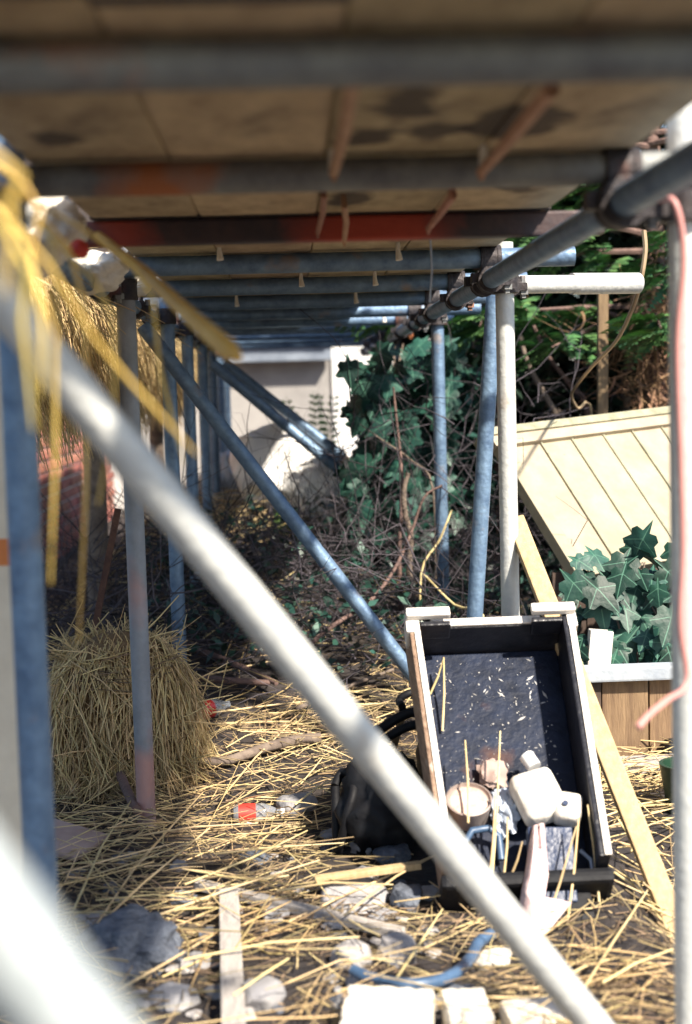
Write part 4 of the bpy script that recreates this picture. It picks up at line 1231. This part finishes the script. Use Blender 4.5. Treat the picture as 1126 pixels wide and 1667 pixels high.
obj('dark_plank', MB().bar(a, b + (b - a) * .35, .075, .022, (.5, -.5, 1)), 'darkwood', bevel=.003, label='dark brown plank leaning down over the white sheeting', cat='plank')
# heap of earth and straw that the sheeting lies on
blob_thing('earth_heap', Vector((-.05, 7.3, .42)), (.35, .40, .13), 'soil', 'heap of brown earth under the white sheeting', 'heap', 2.2, .2)
# bright ferns
def fern(name, base, H, n, label, seed):
    rnd = random.Random(seed)
    t = thing(name, label, 'plant', base)
    V, F = [], []
    for s_ in range(n):
        d = Vector((rnd.gauss(0, .16), rnd.gauss(0, .16), 1)).normalized()
        pts = [Vector(base) + d * H * q + Vector((rnd.gauss(0, .01), 0, 0)) for q in (0, .5, 1)]
        obj('stem', MB().tube(pts, [.004, .003, .0015], 5), 'fern', t)
        for i in range(12):
            q = .25 + .75 * i / 12
            c_ = Vector(base) + d * H * q
            l_ = min(.085, H * .28) * (1.2 - q) + .015
            for sg in (-1, 1):
                tip = c_ + Vector((sg * l_, rnd.gauss(0, .02), l_ * .3))
                o_ = len(V); mid = (c_ + tip) / 2
                V += [c_, mid + Vector((0, .004, .012)), tip, mid - Vector((0, .004, .012))]
                F.append((o_, o_ + 1, o_ + 2, o_ + 3))
    npmesh('leaves', np.array([tuple(v) for v in V]), np.array(F), 'fern', t, kind='stuff')
b = P(520, 780, 8.8); fern('fern', (b.x, b.y, gh(b.x, b.y) - .02), .66, 4, 'tall bright green fern standing before the outhouse wall', 3)
b = P(484, 850, 6.9); fern('weed', (b.x, b.y, gh(b.x, b.y) - .02), .20, 7, 'bright green weed below the white sheeting', 4)
b = P(455, 880, 6.5); fern('weed', (b.x, b.y, gh(b.x, b.y) - .02), .13, 6, 'small green weed growing beside the far brace', 6)

# ================================================================== RUBBISH ON THE GROUND
def stone(px, py, size, m, label, seed, rz=0, flat=.75, amp=.35, name='stone', cat='stone', group=None, sink=.35, tilt=0):
    p = G(px, py); p.y += size[1] * .4
    p.z = gh(p.x, p.y) + size[2] * (flat - sink if flat else .5)
    rot = Matrix.Rotation(R(rz), 3, 'Z') @ Matrix.Rotation(R(tilt), 3, 'X')
    return obj(name, MB().blob(p, size, seed, amp, 1.3 if size[0] < .09 else 2.0, 3 if size[0] < .06 else 4, rot, flat), m, smooth=True, label=label, cat=cat, group=group)
stone(205, 1590, (.100, .10, .075), 'darkstone', 'big dark blue grey lump of concrete beside the white upright plank', 1.3, 20, .8, name='concrete_lump', cat='rubble')
stone(428, 1640, (.040, .035, .035), 'stone', 'pale grey lump of stone right of the white plank', 2.2, 40)
stone(578, 1478, (.075, .075, .028), 'stone', 'flat pale grey stone slab leaning against the short wood strip', 3.7, 10, .6, .2, tilt=18)
stone(664, 1478, (.035, .045, .032), 'darkstone', 'rounded dark stone next to the flat grey slab', 4.4)
stone(484, 1330, (.052, .06, .038), 'stone', 'grey lump lying at the neck of the red labelled bottle', 5.9, 0, .8)
stone(15, 1360, (.065, .06, .060), 'rubble', 'blotchy white and grey rubble lump behind the pinkish board', 6.5, name='rubble_lump', cat='rubble')
stone(575, 1575, (.042, .04, .032), 'rubble', 'grey rubble lump above the blue hose', 7.2, name='rubble_lump', cat='rubble')
stone(650, 1570, (.040, .04, .045), 'rubble', 'rubble lump with red brick traces beside the end of the grey batten', 8.1, name='rubble_lump', cat='rubble')
stone(805, 1575, (.040, .03, .022), 'whitestone', 'small white stone behind the near brace', 9.4, 20, .7)
stone(640, 1405, (.045, .05, .03), 'darkstone', 'dark stone behind the short wood strip', 10.4)
for i in range(95):
    px, py = random.uniform(110, 760), 1330 + 335 * random.random() ** .6
    s_ = random.uniform(.008, .024) if i % 5 else random.uniform(.024, .042)
    stone(px, py, (s_ * random.uniform(.9, 1.5), s_, s_ * .7), random.choice(['stone', 'stone', 'rubble', 'darkstone']), 'small loose rubble stone lying in the foreground straw', 20 + i, random.uniform(0, 180), random.uniform(.45, .8), .5, group='small loose rubble in the straw')

def block(name, px, py, size, rz, m, label, tilt=0, cat='block', roll=0, bev=.006, lift=0):
    p = G(px, py)
    rot = Matrix.Rotation(R(rz), 3, 'Z') @ Matrix.Rotation(R(tilt), 3, 'X') @ Matrix.Rotation(R(roll), 3, 'Y')
    ext = sum(abs(rot[2][k]) * size[k] for k in range(3))
    p.z = gh(p.x, p.y) + ext - .008 + lift
    p.y += size[1] * .5
    if name != 'white_block':
        return obj(name, MB().box(p, size, rot), m, smooth=True, bevel=bev, label=label, cat=cat, segs=2)
    bm = bmesh.new(); bmesh.ops.create_cube(bm, size=2)
    bmesh.ops.subdivide_edges(bm, edges=list(bm.edges), cuts=9, use_grid_fill=True)
    for v in bm.verts:
        c = v.co.copy()
        e = sorted(abs(t) for t in c)
        k = 1 - .012 * max(0, e[1] - .75) / .25 - .02 * max(0, e[0] - .7) / .3       # knocked edges and corners
        n_ = noise.noise(c * 1.3 + Vector((px, 0, 0))) * .03 + noise.noise(c * 5 + Vector((0, px, 0))) * .018
        if e[1] > .8: n_ += min(0, noise.noise(c * 3.2 + Vector((px, py, 0)))) * .16
        c = c * (k + n_)
        v.co = p + rot @ Vector((c.x * size[0], c.y * size[1], c.z * size[2]))
    mb = MB().add([v.co for v in bm.verts], [tuple(v.index for v in f.verts) for f in bm.faces])
    bm.free()
    return obj(name, mb, m, smooth=True, label=label, cat=cat)
block('white_block', 634, 1712, (.076, .060, .026), -12, 'whitestone', 'large white rectangular block lying tilted in front of the blue hose', 16, bev=.005)
block('white_block', 764, 1705, (.037, .05, .034), 3, 'whitestone', 'squarish white block standing beside the large white one', 8, bev=.005)
block('white_block', 880, 1690, (.058, .045, .022), 8, 'whitestone', 'low flat white block under the near brace', 5, bev=.007)
block('pink_board', 92, 1400, (.095, .075, .006), -24, 'cardboard', 'flat pinkish brown board lying tilted behind the near upright', 4, 'board', 10, .002, .02)
# white plank, grey batten, short strip
a, b = G(372, 1452, .035), G(382, 1720, .035)
obj('white_plank', MB().bar(a, b, .042, .018), 'greywood', bevel=.003, label='narrow whitish plank lying end on beside the big concrete lump', cat='plank')
a, b = G(322, 1440, .02), G(655, 1520, .03)
obj('grey_batten', MB().bar(a, b, .028, .020), 'greywood', bevel=.003, label='long grey batten lying across the straw behind the white plank', cat='batten')
a, b = G(512, 1432, .05), G(684, 1408, .06)
obj('wood_strip', MB().bar(a, b, .024, .014), 'batten', bevel=.002, label='short rough wood strip lying over the flat grey slab', cat='strip')
pts = [G(a, b, .045) for a, b in ((575, 1580), (600, 1592), (650, 1602), (700, 1600), (740, 1585), (765, 1560), (778, 1535), (800, 1520))]
obj('blue_hose', MB().tube(sm(pts), .0115, 12), 'hose', smooth=True, label='curved length of dark blue hose behind the white blocks', cat='hose')

# bottles
def bottle(name, a, b, r_, m, label, upz):
    A, B = G(*a, upz), G(*b, upz)
    d = (B - A); L = d.length
    rot = d.to_track_quat('Z', 'Y').to_matrix().to_4x4()
    M4 = Matrix.Translation(A) @ rot
    o = obj(name, lathe([(r_ * .3, 0), (r_ * .8, .0), (r_, r_ * .35), (r_ * .96, L * .30), (r_, L * .58), (r_ * .82, L * .70), (r_ * .42, L * .86), (r_ * .36, L * .93), (r_ * .36, L)], M4, 20), m, smooth=True, label=label, cat='bottle')
    return o, M4, L
o, M4, L = bottle('plastic_bottle', (380, 1326), (462, 1322), .026, 'clear', 'clear plastic drink bottle with red label lying in the straw', .026)
obj('label_band', lathe([(.0245, L * .10), (.0268, L * .10), (.0268, L * .44), (.0245, L * .44)], M4, 24), 'redprint', o, smooth=True)
mb = MB()
for k in range(5):                                          # white lettering strokes round the label
    a0 = -2.6 + k * .52
    pts = [M4 @ Vector((.0271 * math.cos(a0 + .18 * q), .0271 * math.sin(a0 + .18 * q), L * (.20 + .14 * (q % 2)))) for q in range(4)]
    mb.tube(pts, .0013, 5)
obj('label_lettering', mb, 'white', o)
obj('screw_cap', lathe([(.011, L * .93), (.0125, L * .935), (.0125, L * 1.0), (.010, L * 1.01)], M4, 16), 'white', o, smooth=True)
o, M4, L = bottle('red_bottle', (316, 1160), (372, 1146), .030, 'clear', 'small crushed bottle with red end lying beside the straw bundle', .035)
obj('red_end', lathe([(.018, -.002), (.0285, .001), (.031, .014), (.0305, L * .42), (.029, L * .5)], M4, 18), 'redclear', o, smooth=True)
